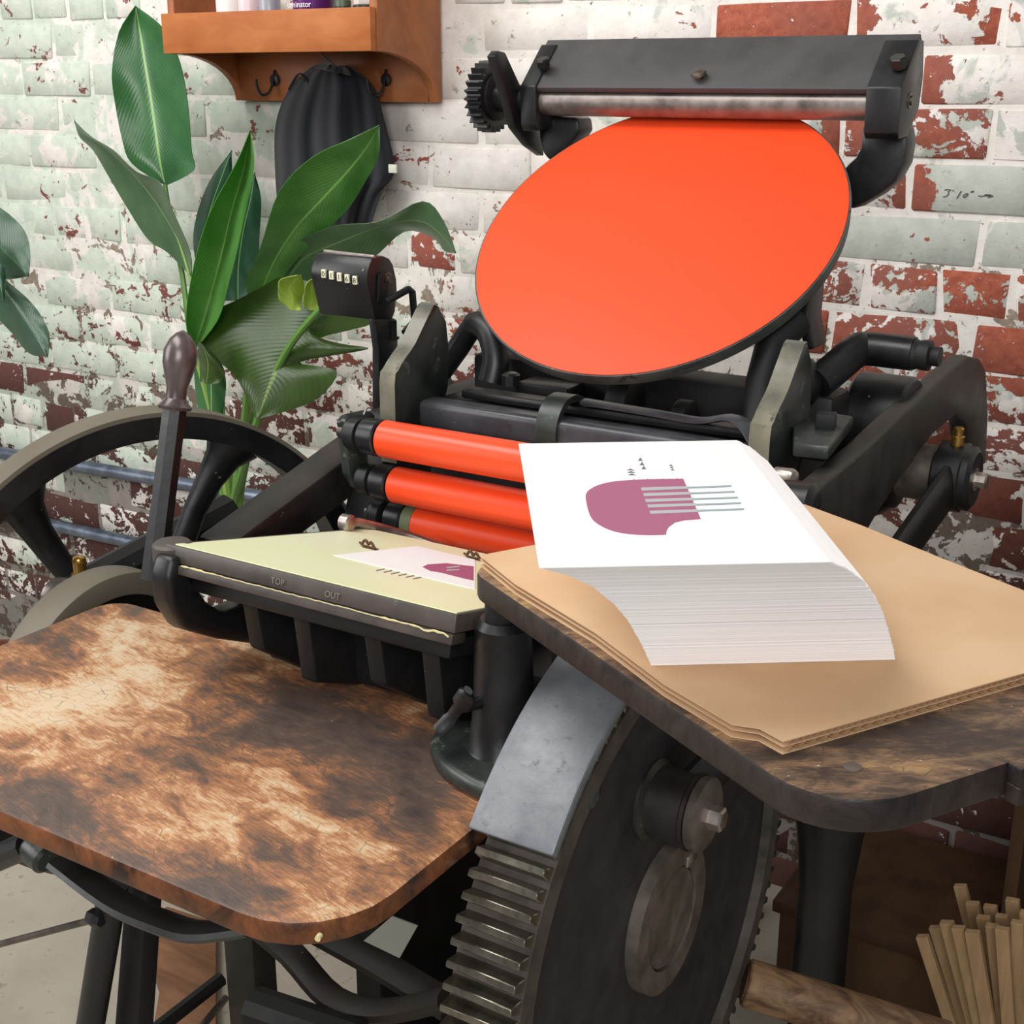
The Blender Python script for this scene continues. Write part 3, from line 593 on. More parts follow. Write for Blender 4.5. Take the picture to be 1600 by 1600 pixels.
MB().lathe(P(540, 816, X=-1.0)-Vector((.006, 0, 0)), (1, 0, 0), [(0, .008), (.002, .0105), (.014, .0105), (.016, .008)], 18).build('knob', 'steel', gp)

# ---- ink disc
dc = P(1023, 359, X=-.785); DRr = .2487; al = .676; dn = Vector((0, -math.sin(al), math.cos(al)))
dk = MB().lathe(dc-dn*.024, dn, [(0, DRr-.014), (.005, DRr-.003), (.021, DRr+.0006), (.0235, DRr)], 128).build('ink_disc', 'disc_iron', press, label='round tilted ink disc covered in orange ink')
MB().lathe(dc-dn*.003, dn, [(0, DRr-.003), (.0035, DRr-.0022), (.004, DRr-.004), (.0041, .02)], 128).build('ink_film', 'ink_disc', dk)
MB().lathe(dc-dn*.13, dn, [(0, .03), (.09, .03), (.1, .06), (.115, .07)], 24).build('disc_spindle', 'iron_dark', dk)

# ---- ink fountain above the disc
FL, FRt = -1.062, -.518
ft = MB().prism([(FL, y, z) for y, z in ((1.717, 1.487), (1.784, 1.553), (1.792, 1.545), (1.80, 1.47), (1.77, 1.462), (1.757, 1.484), (1.722, 1.4805))], (FRt-FL, 0, 0)).build('ink_fountain', 'plate_grey', press, .0015, label='dark grey ink fountain trough above the disc')
for x0, x1 in ((FL-.004, FL+.022), (FRt-.042, FRt+.002)):
    MB().prism([(x0, y, z) for y, z in ((1.7135, 1.4885), (1.772, 1.546), (1.794, 1.545), (1.804, 1.50), (1.797, 1.462), (1.76, 1.43), (1.722, 1.427), (1.716, 1.435))], (x1-x0, 0, 0)).build('fountain_cheek', 'iron', ft, .002)
MB().cyl((FL+.018, 1.742, 1.467), (FRt-.04, 1.742, 1.467), .0192, 40).build('fountain_roller', 'roller_steel', ft)
for q, hh, rr in (((851, 100), .012, .010), ((1405, 98), .012, .011)):
    c = P(*q, Y=1.735); MB().lathe(c-Vector((0, 0, .006)), (0, -.5, 1), [(0, rr*.8), (.004, rr*.8), (.004, rr), (.013, rr), (.015, rr*.8)], 6).build('bolt', 'iron', ft)
c = P(1094, 127, Y=1.73); MB().lathe(c, (0, -.55, .9), [(-.01, .004), (.008, .004), (.009, .009), (.011, .0105), (.014, .0095), (.016, .004)], 18).build('thumb_screw', 'steel_dark', ft)
c = P(1419, 157, X=FRt); MB().lathe((FRt, c.y, c.z), (1, 0, 0), [(0, .010), (.003, .010), (.0035, .006), (.006, .006)], 20).build('bolt', 'steel_dark', ft)
fgc = P(775, 151, X=-1.125)
gt = MB(); gv = []
for k in range(26*4):
    r = .051 if (k % 4) in (1, 2) else .043; t = 2*math.pi*(k-.5+(.25 if k % 4 == 1 else -.25 if k % 4 == 2 else 0))/(26*4); gv.append((-1.148, fgc.y+r*math.cos(t), fgc.z+r*math.sin(t)))
gt.prism(gv, (.024, 0, 0)); fg = gt.build('fountain_gear', 'iron', ft, smooth=False)
MB().lathe((-1.126, fgc.y, fgc.z), (1, 0, 0), [(0, .034), (.006, .034), (.008, .028)], 28).build('gear_hub', 'iron_dark', fg)
MB().cyl((-1.12, fgc.y, fgc.z), (FL, 1.742, 1.467), .021, 28).build('fountain_shaft', 'iron', ft)
pxprism([(773, 88), (780, 79), (790, 82), (812, 130), (835, 175), (850, 215), (850, 244), (828, 228), (806, 200), (792, 150)], 'fountain_arm', 'iron', ft, (-.014, 0, 0), .002, X=-1.075)
pxprism([(1346, 196), (1414, 196), (1417, 225), (1412, 255), (1396, 284), (1372, 304), (1331, 328), (1318, 320), (1318, 262), (1336, 246), (1344, 230)], 'fountain_bracket', 'iron', press, (0, .045, 0), .006, Y=1.762)
pxprism([(840, 170), (852, 180), (902, 184), (905, 205), (890, 225), (858, 252), (848, 240), (842, 215)], 'fountain_bracket', 'iron', press, (0, .045, 0), .005, Y=1.762)

# ---- impression counter on its bracket
CX = -1.125
cp = [(583, 402), (600, 400), (609, 404), (615, 414), (620, 436), (621, 453), (618, 487), (612, 502), (586, 500), (582, 480), (575, 448), (573, 437), (574, 426), (578, 412)]
ct = MB().prism([P(x, y, X=CX) for x, y in cp], (-.098, 0, 0)).build('counter', 'iron', press, .0025, label='black impression counter with five number windows')
fy = min(P(x, y, X=CX).y for x, y in cp)
for i in range(5):
    cx, cy = 506+12.2*i, 427.5+2.6*i; c = P(cx, cy, Y=fy-.0006)
    wd = MB().box((c.x-.0035, fy-.0022, c.z-.0056), (c.x+.0035, fy+.004, c.z+.0056)).build('number_window', 'digit_white', ct, .0004, 1)
    text('digit', '01168'[i], .0105, (c.x, fy-.0024, c.z-.0038), (1, 0, 0), (0, -1, 0), 'digit_ink', wd)
MB().tube([P(507, 392, X=CX-.095), P(585, 401, X=CX)], .0022, 8).build('counter_rod', 'steel', ct)
MB().lathe(P(604, 436, X=CX), (1, 0, 0), [(0, .010), (.003, .010), (.004, .006), (.008, .006)], 16).build('counter_knob', 'steel_dark', ct)
pxprism([(590, 428), (597, 425), (601, 432), (598, 470), (588, 472)], 'ratchet_plate', 'iron_dark', ct, (.003, 0, 0), .0005, X=CX+.001)
MB().tube([P(602, 472, X=CX+.01), P(638, 452, X=CX+.02)], .005, 12).build('counter_arm', 'iron', ct)
MB().tube([P(638, 452, X=CX+.02), P(644, 456, X=CX+.02), P(648, 500, X=CX+.02), P(632, 520, X=CX+.02)], .0052, 8).build('counter_arm', 'iron', ct)
pxprism([(586, 499), (617, 497), (622, 530), (622, 545), (616, 660), (592, 660), (592, 545)], 'counter_bracket', 'iron', press, (-.012, 0, 0), .002, X=CX)
MB().lathe(P(615, 530, X=CX), (0, 0, 1), [(0, .007), (.001, .009), (.003, .009), (.003, .0055), (.026, .0055), (.027, .004)], 6).build('bolt', 'iron', press)

# ---- feed board (swung out on its pedestal)
A = Vector((math.cos(R(-29.3)), math.sin(R(-29.3)), 0)); B = Vector((-A.y, A.x, 0)); F0 = Vector((-.628, .92, 0))
def fb(a, b, z): return F0+A*a+B*b+Vector((0, 0, z))
fd = MB().prism([fb(a, b, 1.066) for a, b in rrect(0, 0, .482, .358, (.03, .06, .02, .02), 7)], (0, 0, .024)).build('feed_board', 'wood_feed', press, .003, label='dark worn wooden feed board under the cardboard')
for z0, z1 in ((1.064, 1.0765), (1.0775, 1.0905)):
    MB().prism([fb(.482, .14, z0), fb(.4935, .14, z0), fb(.4935, .355, z0), fb(.482, .355, z0)], (0, 0, z1-z0)).build('edge_batten', 'wood_feed', fd, .0012)
MB().prism([fb(.02, .03, 1.046), fb(.36, .03, 1.046), fb(.36, .08, 1.046), fb(.02, .08, 1.046)], (0, 0, .02)).build('board_cleat', 'iron_dark', fd, .003)
MB().lathe(fb(.44, .05, 1.0895), (0, 0, 1), [(0, .006), (.0012, .006), (.0016, .004)], 16).build('screw', 'steel_warm', fd)

# ================================================================== cardboard and cards on the feed board
cb = thing('cardboard_sheet', fb(.2, .18, 1.09), 'tan double-wall corrugated cardboard sheet lying on the dark feed board', 'cardboard')
cout = [(.004, .012), (.08, .006), (.2, .010), (.3, .004), (.372, .008), (.385, .020), (.4065, .022), (.4065, .36), (.30, .3605), (.299, .366), (.2, .3645), (.1, .366), (.02, .362), (.0, .2)]
def cl(z, h, nm, mat): return MB().prism([fb(a, b, z) for a, b in cout], (0, 0, h)).build(nm, mat, cb)
cl(1.0902, .0006, 'liner', 'cardboard'); cl(1.0953, .0005, 'liner', 'cardboard'); cl(1.0989, .0007, 'liner', 'cardboard')
def flute(z0, z1, pitch, nm):
    b = .026; up = False; top = []
    while b < .358: top.append((b, z1 if up else z0)); up = not up; b += pitch/2
    m = MB()
    for (b0, za), (b1, zb) in zip(top, top[1:]):
        t = .0007; m.add([fb(a, bb, zz) for a in (.02, .4065) for bb, zz in ((b0, za), (b1, zb), (b1, zb+t), (b0, za+t))], [(3, 2, 1, 0), (4, 5, 6, 7), (3, 7, 6, 2), (0, 1, 5, 4)])
    o = m.build(nm, 'cardboard_core', cb, smooth=False); o['kind'] = 'stuff'
flute(1.0908, 1.0947, .0096, 'corrugation'); flute(1.0958, 1.0983, .0058, 'corrugation')
# pile of cards that leans towards the viewer, and the printed card on top
SP = [(1.0998, 0), (1.1225, .11), (1.1465, .24), (1.166, .38), (1.188, .575), (1.2059, .79), (1.2192, .985)]
def shift(z):
    for (a, s), (b, t) in zip(SP, SP[1:]):
        if z <= b: return lerp(s, t, (z-a)/(b-a))
    return 1
WD = Vector((math.cos(R(35.6)), math.sin(R(35.6)), 0)); DD = Vector((math.cos(R(124.4)), math.sin(R(124.4)), 0)); SB = Vector((-.385, .799, 0)); SV = Vector((-.005, -.149, 0)); SW, SD = .1775, .288
st = MB(); g = random.Random(11); ns = 150; dz = (1.2192-1.0998)/ns
for i in range(ns):
    z = 1.0998+dz*i; jit = WD*g.gauss(0, .0002)+DD*g.gauss(0, .00028)
    o = SB+SV*shift(z+dz/2)+jit; w_ = SW+g.gauss(0, .0002); q = [o, o+WD*w_, o+WD*w_+DD*SD, o+DD*SD]
    st.prism([v+Vector((0, 0, z)) for v in q], (0, 0, dz*1.0))
so = st.build('card_pile', 'paper_edges', smooth=False); tag(so, 'tall leaning pile of blank-edged white cards on the cardboard', 'card pile', kind='stuff')
ZT = 1.2195; o = SB+SV
card = MB().prism([v+Vector((0, 0, ZT)) for v in (o, o+WD*SW, o+WD*SW+DD*SD, o+DD*SD)], (0, 0, .0006)).build('printed_card', 'paper', smooth=False)
tag(card, 'white card printed with a plum shape and grey lines, topmost on the pile', 'card')
def z3(pts, z, vec=.00015, nm='print', mat='plum', parent=card): return MB().prism([P(x, y, Z=z) for x, y in pts], (0, 0, vec)).build(nm, mat, parent, smooth=False)
def q4(x, y): return (800+x/4, 700+y/4)
zz = ZT+.00065
curve = catmull([Vector((*q4(*p), 0)) for p in [(1070, 192), (940, 194), (800, 198), (680, 205), (600, 216), (530, 236), (482, 263), (461, 292), (462, 325), (472, 375), (487, 420), (512, 457), (560, 490), (620, 516), (690, 533), (770, 542), (880, 545), (963, 542)]], 3)
shape = [(v.x, v.y) for v in curve]+[q4(*p) for p in [(966, 518), (980, 494), (1020, 466), (1080, 452), (1180, 445)]]
z3(shape, zz, nm='plum_shape')
for (x0, y0, x1, y1) in ((806, 257, 1372, 238), (820, 292, 1390, 274), (832, 329, 1412, 310), (846, 363, 1430, 345), (860, 402, 1450, 382)):
    k = (1100+(y0-245)*.42-x0)/(x1-x0); xm, ym = lerp(x0, x1, k), lerp(y0, y1, k)
    z3([q4(x0, y0-9), q4(xm, ym-8), q4(xm, ym+8), q4(x0+4, y0+10)], zz+.0002, nm='printed_line', mat='line_grey'); z3([q4(xm, ym-4), q4(x1, y1-5), q4(x1, y1+4), q4(xm, ym+5)], zz+.0002, nm='printed_line', mat='line_teal')
for tx, ty, tw, th in ((742, 135, 52, 11), (746, 150, 52, 11), (750, 165, 52, 11), (803, 70, 30, 22), (813, 97, 30, 22), (824, 122, 30, 22), (994, 108, 26, 11), (999, 121, 26, 11), (1004, 135, 26, 11)):
    z3([q4(tx-tw/2, ty+th/2), q4(tx+tw/2, ty+th/2), q4(tx-tw*.05, ty-th/2)], zz, nm='printed_triangle', mat='tri_grey')
for tx in (762, 848, 948, 1032): z3([q4(tx-2, 190+(948-tx)*.02), q4(tx+2, 190+(948-tx)*.02), q4(tx+2, 200), q4(tx-2, 200)], zz+.0002, nm='printed_tick', mat='tri_grey')

# ================================================================== on the tympan
T0 = pl(-.8, .1, .0017)
def tp(x, y, h=0): return PPl(x, y, T0+pn*h, pn)
pcd = MB().prism([tp(521, 868), tp(652, 854), tp(742, 875), tp(742, 921), tp(720, 916)], pn*.0006).build('printed_card', 'paper', smooth=False)
tag(pcd, 'white card with a plum corner lying on the yellow tympan', 'card')
def tdec(pts, nm, mat, h=.0007): return MB().prism([tp(x, y, h) for x, y in pts], pn*.00012).build(nm, mat, pcd, smooth=False)
tdec([(660, 886), (668, 882), (697, 880), (740, 885), (740, 907), (725, 904), (690, 895), (672, 892)], 'plum_shape', 'plum')
tdec([(697, 886), (718, 884), (718, 886), (699, 888)], 'printed_line', 'line_grey', .00085)
tdec([(697, 890), (718, 889), (718, 891), (699, 892)], 'printed_line', 'line_grey', .00085)
tym = bpy.data.objects['tympan']
for i in range(6):
    x, y = 588+11.5*i, 889.5+2.6*i
    MB().prism([tp(x, y+1.5, -.0002), tp(x+13, y-1.2, -.0002), tp(x+13, y+.3, -.0002), tp(x, y+3, -.0002)], pn*.00025).build('printed_stroke', 'tri_grey', tym, smooth=False)
def gauge(x, y, lab, s=1):
    t = thing('gauge_pin', tp(x, y), lab, 'gauge pin'); c = tp(x, y, .0005)
    MB().tube([c+Vector((-.014, .004, .002)), c+Vector((-.006, 0, .001)), c+Vector((.012, -.001, .001))], .0014, 6).build('pin', 'quoin_brown', t)
    MB().tube(catmull([c+Vector((-.009, .001, .001)), c+Vector((-.005, .003, .007)), c+Vector((0, .002, .003)), c+Vector((.004, .002, .006)), c+Vector((.010, .0, .001))]), .0017, 6).build('tongue', 'quoin_brown', t)
    MB().prism([c+Vector((-.004, -.004, 0)), c+Vector((.016, -.006, 0)), c+Vector((.016, 0, 0)), c+Vector((-.004, .002, 0))], pn*.0012).build('foot', 'quoin_brown', t, smooth=False)
gauge(574, 855, 'small brown wire gauge pin on the yellow tympan behind the white card')
gauge(738, 872, 'small brown wire gauge pin half hidden by the corner of the cardboard')

# ================================================================== pencil note on the brick
def pen(pts, parent):
    MB().tube([P(1450+x/10.667, 270+y/10.667, Y=WO[parent].y-.0312) for x, y in pts], .0009, 5).build('pencil_mark', 'pencil', parent)
for s in ([(275, 290), (330, 280), (385, 285), (330, 325), (345, 345), (330, 375), (290, 400), (250, 405)], [(425, 292), (410, 310)], [(555, 305), (480, 430)], [(640, 350), (595, 375), (590, 405), (620, 410), (660, 375), (665, 350), (640, 348)], [(735, 300), (715, 330)], [(765, 300), (745, 325)], [(840, 380), (890, 395), (940, 380), (1085, 385)], [(950, 362), (1040, 365), (1085, 385), (1000, 410)]):
    pen(s, NOTE)

# ================================================================== wooden shelf with hooks
SX = P(694, 160, Y=2.2).x; sfy = P(590, 80, X=SX).y; zt, zb = P(590, 11, X=SX).z, P(590, 80, X=SX).z
SXL = P(262, 45, Y=sfy).x; bz = P(694, 160, Y=2.2).z
sh = thing('wall_shelf', ((SX+SXL)/2, 2.19, bz), 'reddish wooden wall shelf with curved side brackets and hooks underneath', 'shelf')
def side(x):
    arc = [(lerp(sfy, 2.175, math.sin(t)), lerp(bz, zb, math.cos(t))) for t in [math.pi/2*i/10 for i in range(11)]]
    return [(x, y, z) for y, z in arc]+[(x, 2.192, bz), (x, 2.192, zb+.55), (x, 2.10, zb+.55), (x, sfy+.04, zb+.25), (x, sfy+.004, zt+.05)]
for x in (SX-.018, SXL): MB().prism(side(x), (.018, 0, 0)).build('side_panel', 'shelf_wood', sh, .0015)
MB().box((SXL, sfy-.016, zb), (SX-.002, sfy, zt)).build('front_board', 'shelf_front', sh, .0015)
MB().box((SXL+.018, sfy, zb+.004), (SX-.018, 2.19, zb+.018)).build('shelf_plank', 'shelf_wood', sh, .001)
MB().box((SXL+.018, 2.172, bz), (SX-.018, 2.19, zb+.004)).build('back_rail', 'shelf_wood', sh, .001)
for i, q in enumerate(((430, 130), (505, 125), (604, 130))):
    c = P(*q, Y=2.17)
    hkp = [c+Vector((0, 0, .025)), c+Vector((0, -.01, -.005)), c+Vector((-.004, -.02, -.02)), c+Vector((-.012, -.03, -.022)), c+Vector((-.018, -.035, -.006)), c+Vector((-.018, -.036, .008))]
    MB().tube(catmull(hkp, 4), .0028, 8).build('coat_hook', 'iron', sh)
    MB().lathe(c+Vector((0, 0, .006)), (0, -1, 0), [(0, .012), (.003, .012), (.005, .006)], 14).build('hook_plate', 'iron', sh)
# things standing on the shelf
sz = zb+.018
def bottle(x0, x1, nm, lab, cat, mats, prof, yoff=.03):
    a, b = P(x0, 8, Y=sfy+yoff), P(x1, 8, Y=sfy+yoff); r = (b.x-a.x)/2*.86; c = Vector(((a.x+b.x)/2, sfy+yoff+r*.3, sz))
    t = thing(nm, c, lab, cat)
    for pn_, m, pr_ in prof: MB().lathe(c, (0, 0, 1), [(d, r*k) for d, k in pr_], 28).build(pn_, m, t)
    return t, c, r
bottle(336, 369, 'glue_bottle', 'small white bottle with a yellow base band on the shelf', 'bottle', None, [('body', 'bottle_white', [(.022, .99), (.09, .99), (.11, .5), (.13, .5)]), ('base_band', 'bottle_yellow', [(0, .95), (.002, 1), (.024, 1)]), ('cap', 'bottle_yellow', [(.13, .55), (.15, .5)])])
bottle(371, 400, 'cream_jar', 'pale pink plastic jar beside the yellow-banded bottle on the shelf', 'jar', None, [('body', 'bottle_pink', [(0, .95), (.003, 1), (.08, 1), (.085, .9)]), ('lid', 'bottle_white', [(.085, 1), (.1, 1)])])
bottle(403, 433, 'clear_bottle', 'clear grey plastic bottle between the pink jar and purple bottle', 'bottle', None, [('body', 'bottle_clear', [(0, .95), (.003, 1), (.09, 1), (.11, .4), (.12, .4)]), ('cap', 'bottle_white', [(.12, .45), (.135, .45)])])
t, c, r = bottle(455, 514, 'spray_bottle', 'purple bottle with white lettering on the shelf', 'bottle', None, [('body', 'bottle_purple', [(0, .95), (.004, 1), (.14, 1), (.17, .45), (.19, .45)]), ('cap', 'bottle_white', [(.19, .5), (.22, .4)])], .035)
text('lettering', 'uminator', .0145, (c.x-.002, c.y-r*1.02, P(475, 11, Y=c.y-r).z), (1, .05, 0), (.05, -1, 0), 'label_white', t)
text('lettering', 'Stain', .016, (c.x-.006, c.y-r*1.02, P(475, 11, Y=c.y-r).z+.016), (1, .05, 0), (.05, -1, 0), 'label_white', t)
bottle(522, 545, 'spice_tin', 'small dark tin to the right of the purple bottle', 'tin', None, [('body', 'bottle_dark', [(0, .97), (.002, 1), (.06, 1)]), ('lid', 'bottle_olive', [(.06, 1.03), (.07, 1.03), (.072, .9)])])
bottle(550, 582, 'green_tin', 'olive green tin at the right end of the shelf', 'tin', None, [('body', 'bottle_olive', [(0, .97), (.002, 1), (.05, 1)]), ('lid', 'bottle_dark', [(.05, 1.03), (.06, 1.03), (.062, .9)])])

# ================================================================== dark cloth hanging from the hook
cl_ = thing('hanging_apron', P(510, 120, Y=2.15), 'navy black cloth apron hanging from a hook under the shelf', 'apron')
Lp = [(492, 103), (470, 120), (452, 142), (440, 165), (432, 195), (430, 225), (431, 260), (433, 300), (436, 325), (442, 342), (450, 352)]
Rp = [(545, 104), (566, 118), (585, 140), (594, 165), (600, 190), (606, 212), (613, 240), (616, 262), (612, 280), (596, 300), (580, 350)]
def cloth(Lp, Rp, yb, amp, nf, name, n=48):
    Lc = catmull([Vector((*p, 0)) for p in Lp], 3); Rc = catmull([Vector((*p, 0)) for p in Rp], 3); rows = []
    for i, (a, b) in enumerate(zip(Lc, Rc)):
        t = i/(len(Lc)-1); r = []
        for j in range(n+1):
            u = j/n; q = lerp(a, b, u); env = (.35+.65*min(1, t*2.2))
            d = amp*env*(math.sin(u*math.pi*2*nf+2.2*math.sin(t*3))+.5*math.sin(u*math.pi*2*nf*2.3+1+t*2))-.05*math.sin(u*math.pi)*(1-.4*t)
            r.append(P(q.x, q.y, Y=yb+d))
        rows.append(r)
    return MB().sheet(rows, .002).build(name, 'fabric', cl_, ang=80)
cloth(Lp, Rp, 2.155, .008, 2.6, 'apron_panel')
cloth([(490, 105), (500, 99), (512, 99), (520, 106)], [(548, 118), (545, 110), (540, 106), (536, 108)], 2.118, .006, 2, 'gathered_top', 20)
MB().tube(catmull([P(452, 140, Y=2.13), P(462, 122, Y=2.125), P(470, 115, Y=2.12), P(482, 128, Y=2.125), P(478, 148, Y=2.13)]), .004, 8, 1, .4).build('apron_strap', 'fabric', cl_)
MB().box(P(607, 270, Y=2.125), P(621, 257, Y=2.13)).build('label_tag', 'tag_white', cl_, .0005)

# ================================================================== conduits on the wall
def conduit(y0, y1, lab, x0=-60, x1=560, yy=2.175):
    a, b = P(40, y0, Y=yy), P(400, y1, Y=yy); d = (b-a); d.z = d.z; p0 = a-d*.6; p1 = b+d*1.6
    t = thing('conduit', (a+b)/2, lab, 'conduit', 'conduits along the wall'); MB().cyl(p0, p1, .016, 20).build('pipe', 'conduit', t)
    for k in (1.45,):
        c = p0.lerp(p1, k/2.2+.15); MB().box(c+Vector((-.012, -.016, -.03)), c+Vector((.012, .028, .03))).build('clamp', 'conduit', t, .004)
conduit(714, 775, 'upper of two grey metal conduits on the wall behind the flywheel')
conduit(811, 890, 'lower of two grey metal conduits on the wall behind the flywheel')

# ================================================================== plants
def leaf(parent, mat, mid, left, right, y0, y1, dl, dr, nseg=7, curl=0, name='leaf'):
    n = 5; k = 4
    Mc, Lc, Rc = [catmull([Vector((*p, 0)) for p in q], k) for q in (mid, left, right)]; m = len(Mc); rows = []
    for i in range(m):
        t = i/(m-1); ym = lerp(y0, y1, t)+curl*math.sin(t*math.pi); r = []
        for j in range(-n, n+1):
            u = abs(j)/n; e = Lc[i] if j < 0 else Rc[i]; dd = dl if j < 0 else dr
            q = Mc[i].lerp(e, u); s = math.sin(t*math.pi)**.6
            d = ym+dd*(u**1.3)*s+.0035*math.sin(t*17+j*.8)*u
            r.append(P(q.x, q.y, Y=d))
        rows.append(r)
    return MB().sheet(rows, .0012).build(name, mat, parent, ang=80)
PLY = 1.9
pb = P(352, 820, Y=1.93)
bp_ = thing('strelitzia_plant', (pb.x, pb.y, 0), 'tall potted plant with large green paddle leaves behind the flywheel', 'plant')
MB().lathe((pb.x, 1.95, 0), (0, 0, 1), [(0, .085), (.01, .09), (.2, .115), (.205, .125), (.235, .125), (.235, .112), (.21, .108)], 36).build('pot', 'terracotta', bp_)
MB().lathe((pb.x, 1.95, .2), (0, 0, 1), [(0, .106), (.008, .104), (.012, .05)], 28).build('soil', 'soil', bp_)
leaf(bp_, 'leaf_mid', [(258, 290), (250, 255), (243, 205), (235, 150), (226, 95), (218, 45), (212, 9)], [(258, 290), (206, 255), (190, 215), (178, 150), (175, 108), (186, 50), (212, 9)], [(258, 290), (302, 266), (299, 235), (293, 160), (281, 98), (256, 45), (212, 9)], 2.02, 2.08, -.05, -.03)
leaf(bp_, 'leaf_sage', [(298, 432), (282, 385), (262, 345), (232, 300), (195, 258), (158, 226), (128, 208), (117, 190)], [(298, 432), (262, 395), (232, 375), (203, 332), (172, 280), (146, 236), (124, 214), (117, 190)], [(298, 432), (297, 395), (270, 330), (250, 286), (212, 268), (178, 236), (142, 214), (117, 190)], 1.95, 1.98, .03, -.05)
leaf(bp_, 'leaf_dark', [(330, 440), (320, 400), (325, 340), (345, 280), (362, 236)], [(318, 440), (304, 400), (304, 350), (326, 285), (362, 236)], [(345, 440), (345, 400), (355, 340), (362, 290), (362, 236)], 2.04, 2.06, .02, .02)
leaf(bp_, 'leaf_dark', [(372, 470), (372, 420), (380, 360), (392, 310), (398, 270)], [(350, 470), (350, 420), (362, 360), (380, 305), (398, 270)], [(392, 470), (402, 420), (406, 360), (408, 310), (398, 270)], 2.06, 2.08, .02, .02)
leaf(bp_, 'leaf_bright', [(302, 548), (318, 500), (335, 440), (348, 390), (362, 330), (382, 260), (391, 204)], [(302, 548), (291, 500), (300, 430), (315, 370), (335, 318), (368, 258), (391, 204)], [(302, 548), (340, 500), (358, 440), (368, 400), (381, 340), (396, 262), (391, 204)], 1.86, 1.84, -.06, -.06)
leaf(bp_, 'leaf_bright', [(402, 475), (425, 415), (460, 358), (500, 315), (540, 272), (572, 232), (593, 196)], [(390, 470), (385, 440), (408, 385), (436, 300), (488, 246), (545, 219), (593, 196)], [(420, 475), (452, 420), (505, 365), (545, 325), (572, 282), (592, 242), (593, 196)], 1.9, 1.86, -.05, .03)
leaf(bp_, 'leaf_sage', [(432, 470), (470, 408), (530, 378), (600, 352), (655, 345), (690, 368), (712, 396)], [(418, 435), (450, 388), (520, 354), (590, 347), (660, 315), (692, 345), (712, 396)], [(445, 480), (520, 425), (580, 405), (632, 362), (676, 372), (694, 392), (712, 396)], 1.94, 1.86, -.03, .04)
def resample(pts, n):
    pts = [Vector((*p, 0)) for p in pts]; L = [0]
    for p, q in zip(pts, pts[1:]): L.append(L[-1]+(q-p).length)
    out = []
    for i in range(n):
        d = L[-1]*i/(n-1); k = max(j for j in range(len(L)-1) if L[j] <= d+1e-9); f = (d-L[k])/(L[k+1]-L[k]); v = pts[k].lerp(pts[k+1], f); out.append((v.x, v.y))
    return out
RO = [(405, 655), (452, 641), (498, 622), (526, 580), (468, 566), (574, 546), (540, 538), (500, 528), (588, 503), (566, 470), (534, 448)]
leaf(bp_, 'leaf_olive', resample([(402, 655), (418, 610), (438, 565), (460, 530), (488, 498), (512, 470), (528, 450)], 11), resample([(400, 655), (372, 590), (308, 540), (330, 488), (392, 458), (440, 432), (520, 446)], 11), RO, 1.80, 1.86, .03, .02)
leaf(bp_, 'leaf_olive', [(322, 600), (325, 570), (318, 545), (310, 530)], [(312, 596), (312, 570), (309, 548), (310, 530)], [(340, 600), (352, 585), (340, 560), (310, 530)], 1.79, 1.78, .02, .02)
leaf(bp_, 'leaf_lit', [(455, 485), (457, 465), (452, 448), (470, 430)], [(436, 470), (434, 452), (440, 436), (470, 430)], [(470, 485), (472, 466), (476, 450), (470, 430)], 1.82, 1.80, -.02, .02)  # yellow-lit leaf patches: light through the blade painted as paler pieces
leaf(bp_, 'leaf_lit', [(485, 485), (487, 462), (487, 445), (496, 432)], [(474, 480), (475, 460), (480, 442), (496, 432)], [(500, 485), (502, 462), (500, 442), (496, 432)], 1.82, 1.80, -.02, .02)
leaf(bp_, 'leaf_mid', [(330, 660), (330, 610), (328, 570), (318, 530)], [(312, 660), (306, 615), (304, 575), (318, 530)], [(345, 660), (352, 620), (350, 580), (318, 530)], 1.88, 1.86, .02, .02)
base = Vector((pb.x, 1.95, .2))
for pts, y0, r, m in (([(258, 288), (268, 350), (285, 430), (300, 540), (330, 660), (350, 780)], 2.02, .006, 'petiole'), ([(270, 345), (292, 410), (318, 520), (345, 640), (362, 780)], 1.96, .006, 'petiole_light'), ([(302, 540), (325, 620), (345, 700), (358, 790)], 1.87, .008, 'petiole_light'),
                      ([(402, 468), (392, 560), (380, 680), (368, 790)], 1.9, .008, 'petiole'), ([(512, 470), (460, 530), (425, 595), (400, 665), (378, 740), (366, 800)], 1.80, .0075, 'petiole'), ([(436, 465), (410, 560), (392, 680), (372, 800)], 1.94, .007, 'petiole'), ([(330, 440), (340, 540), (350, 680), (358, 800)], 2.02, .006, 'petiole')):
    n = len(pts); pp = [P(x, y, Y=lerp(y0, 1.93, (i/(n-1))**1.5)) for i, (x, y) in enumerate(pts)]
    e = pp[-1]; pp += [e.lerp(base, .5)+Vector((rnd.uniform(-.01, .01), 0, 0)), base+Vector((rnd.uniform(-.03, .03), rnd.uniform(-.03, .03), 0))]
    MB().tube(catmull(pp, 3), [lerp(r*.75, r*1.6, i/(3*(len(pp)-1))) for i in range(3*(len(pp)-1)+1)], 8).build('petiole', m, bp_)
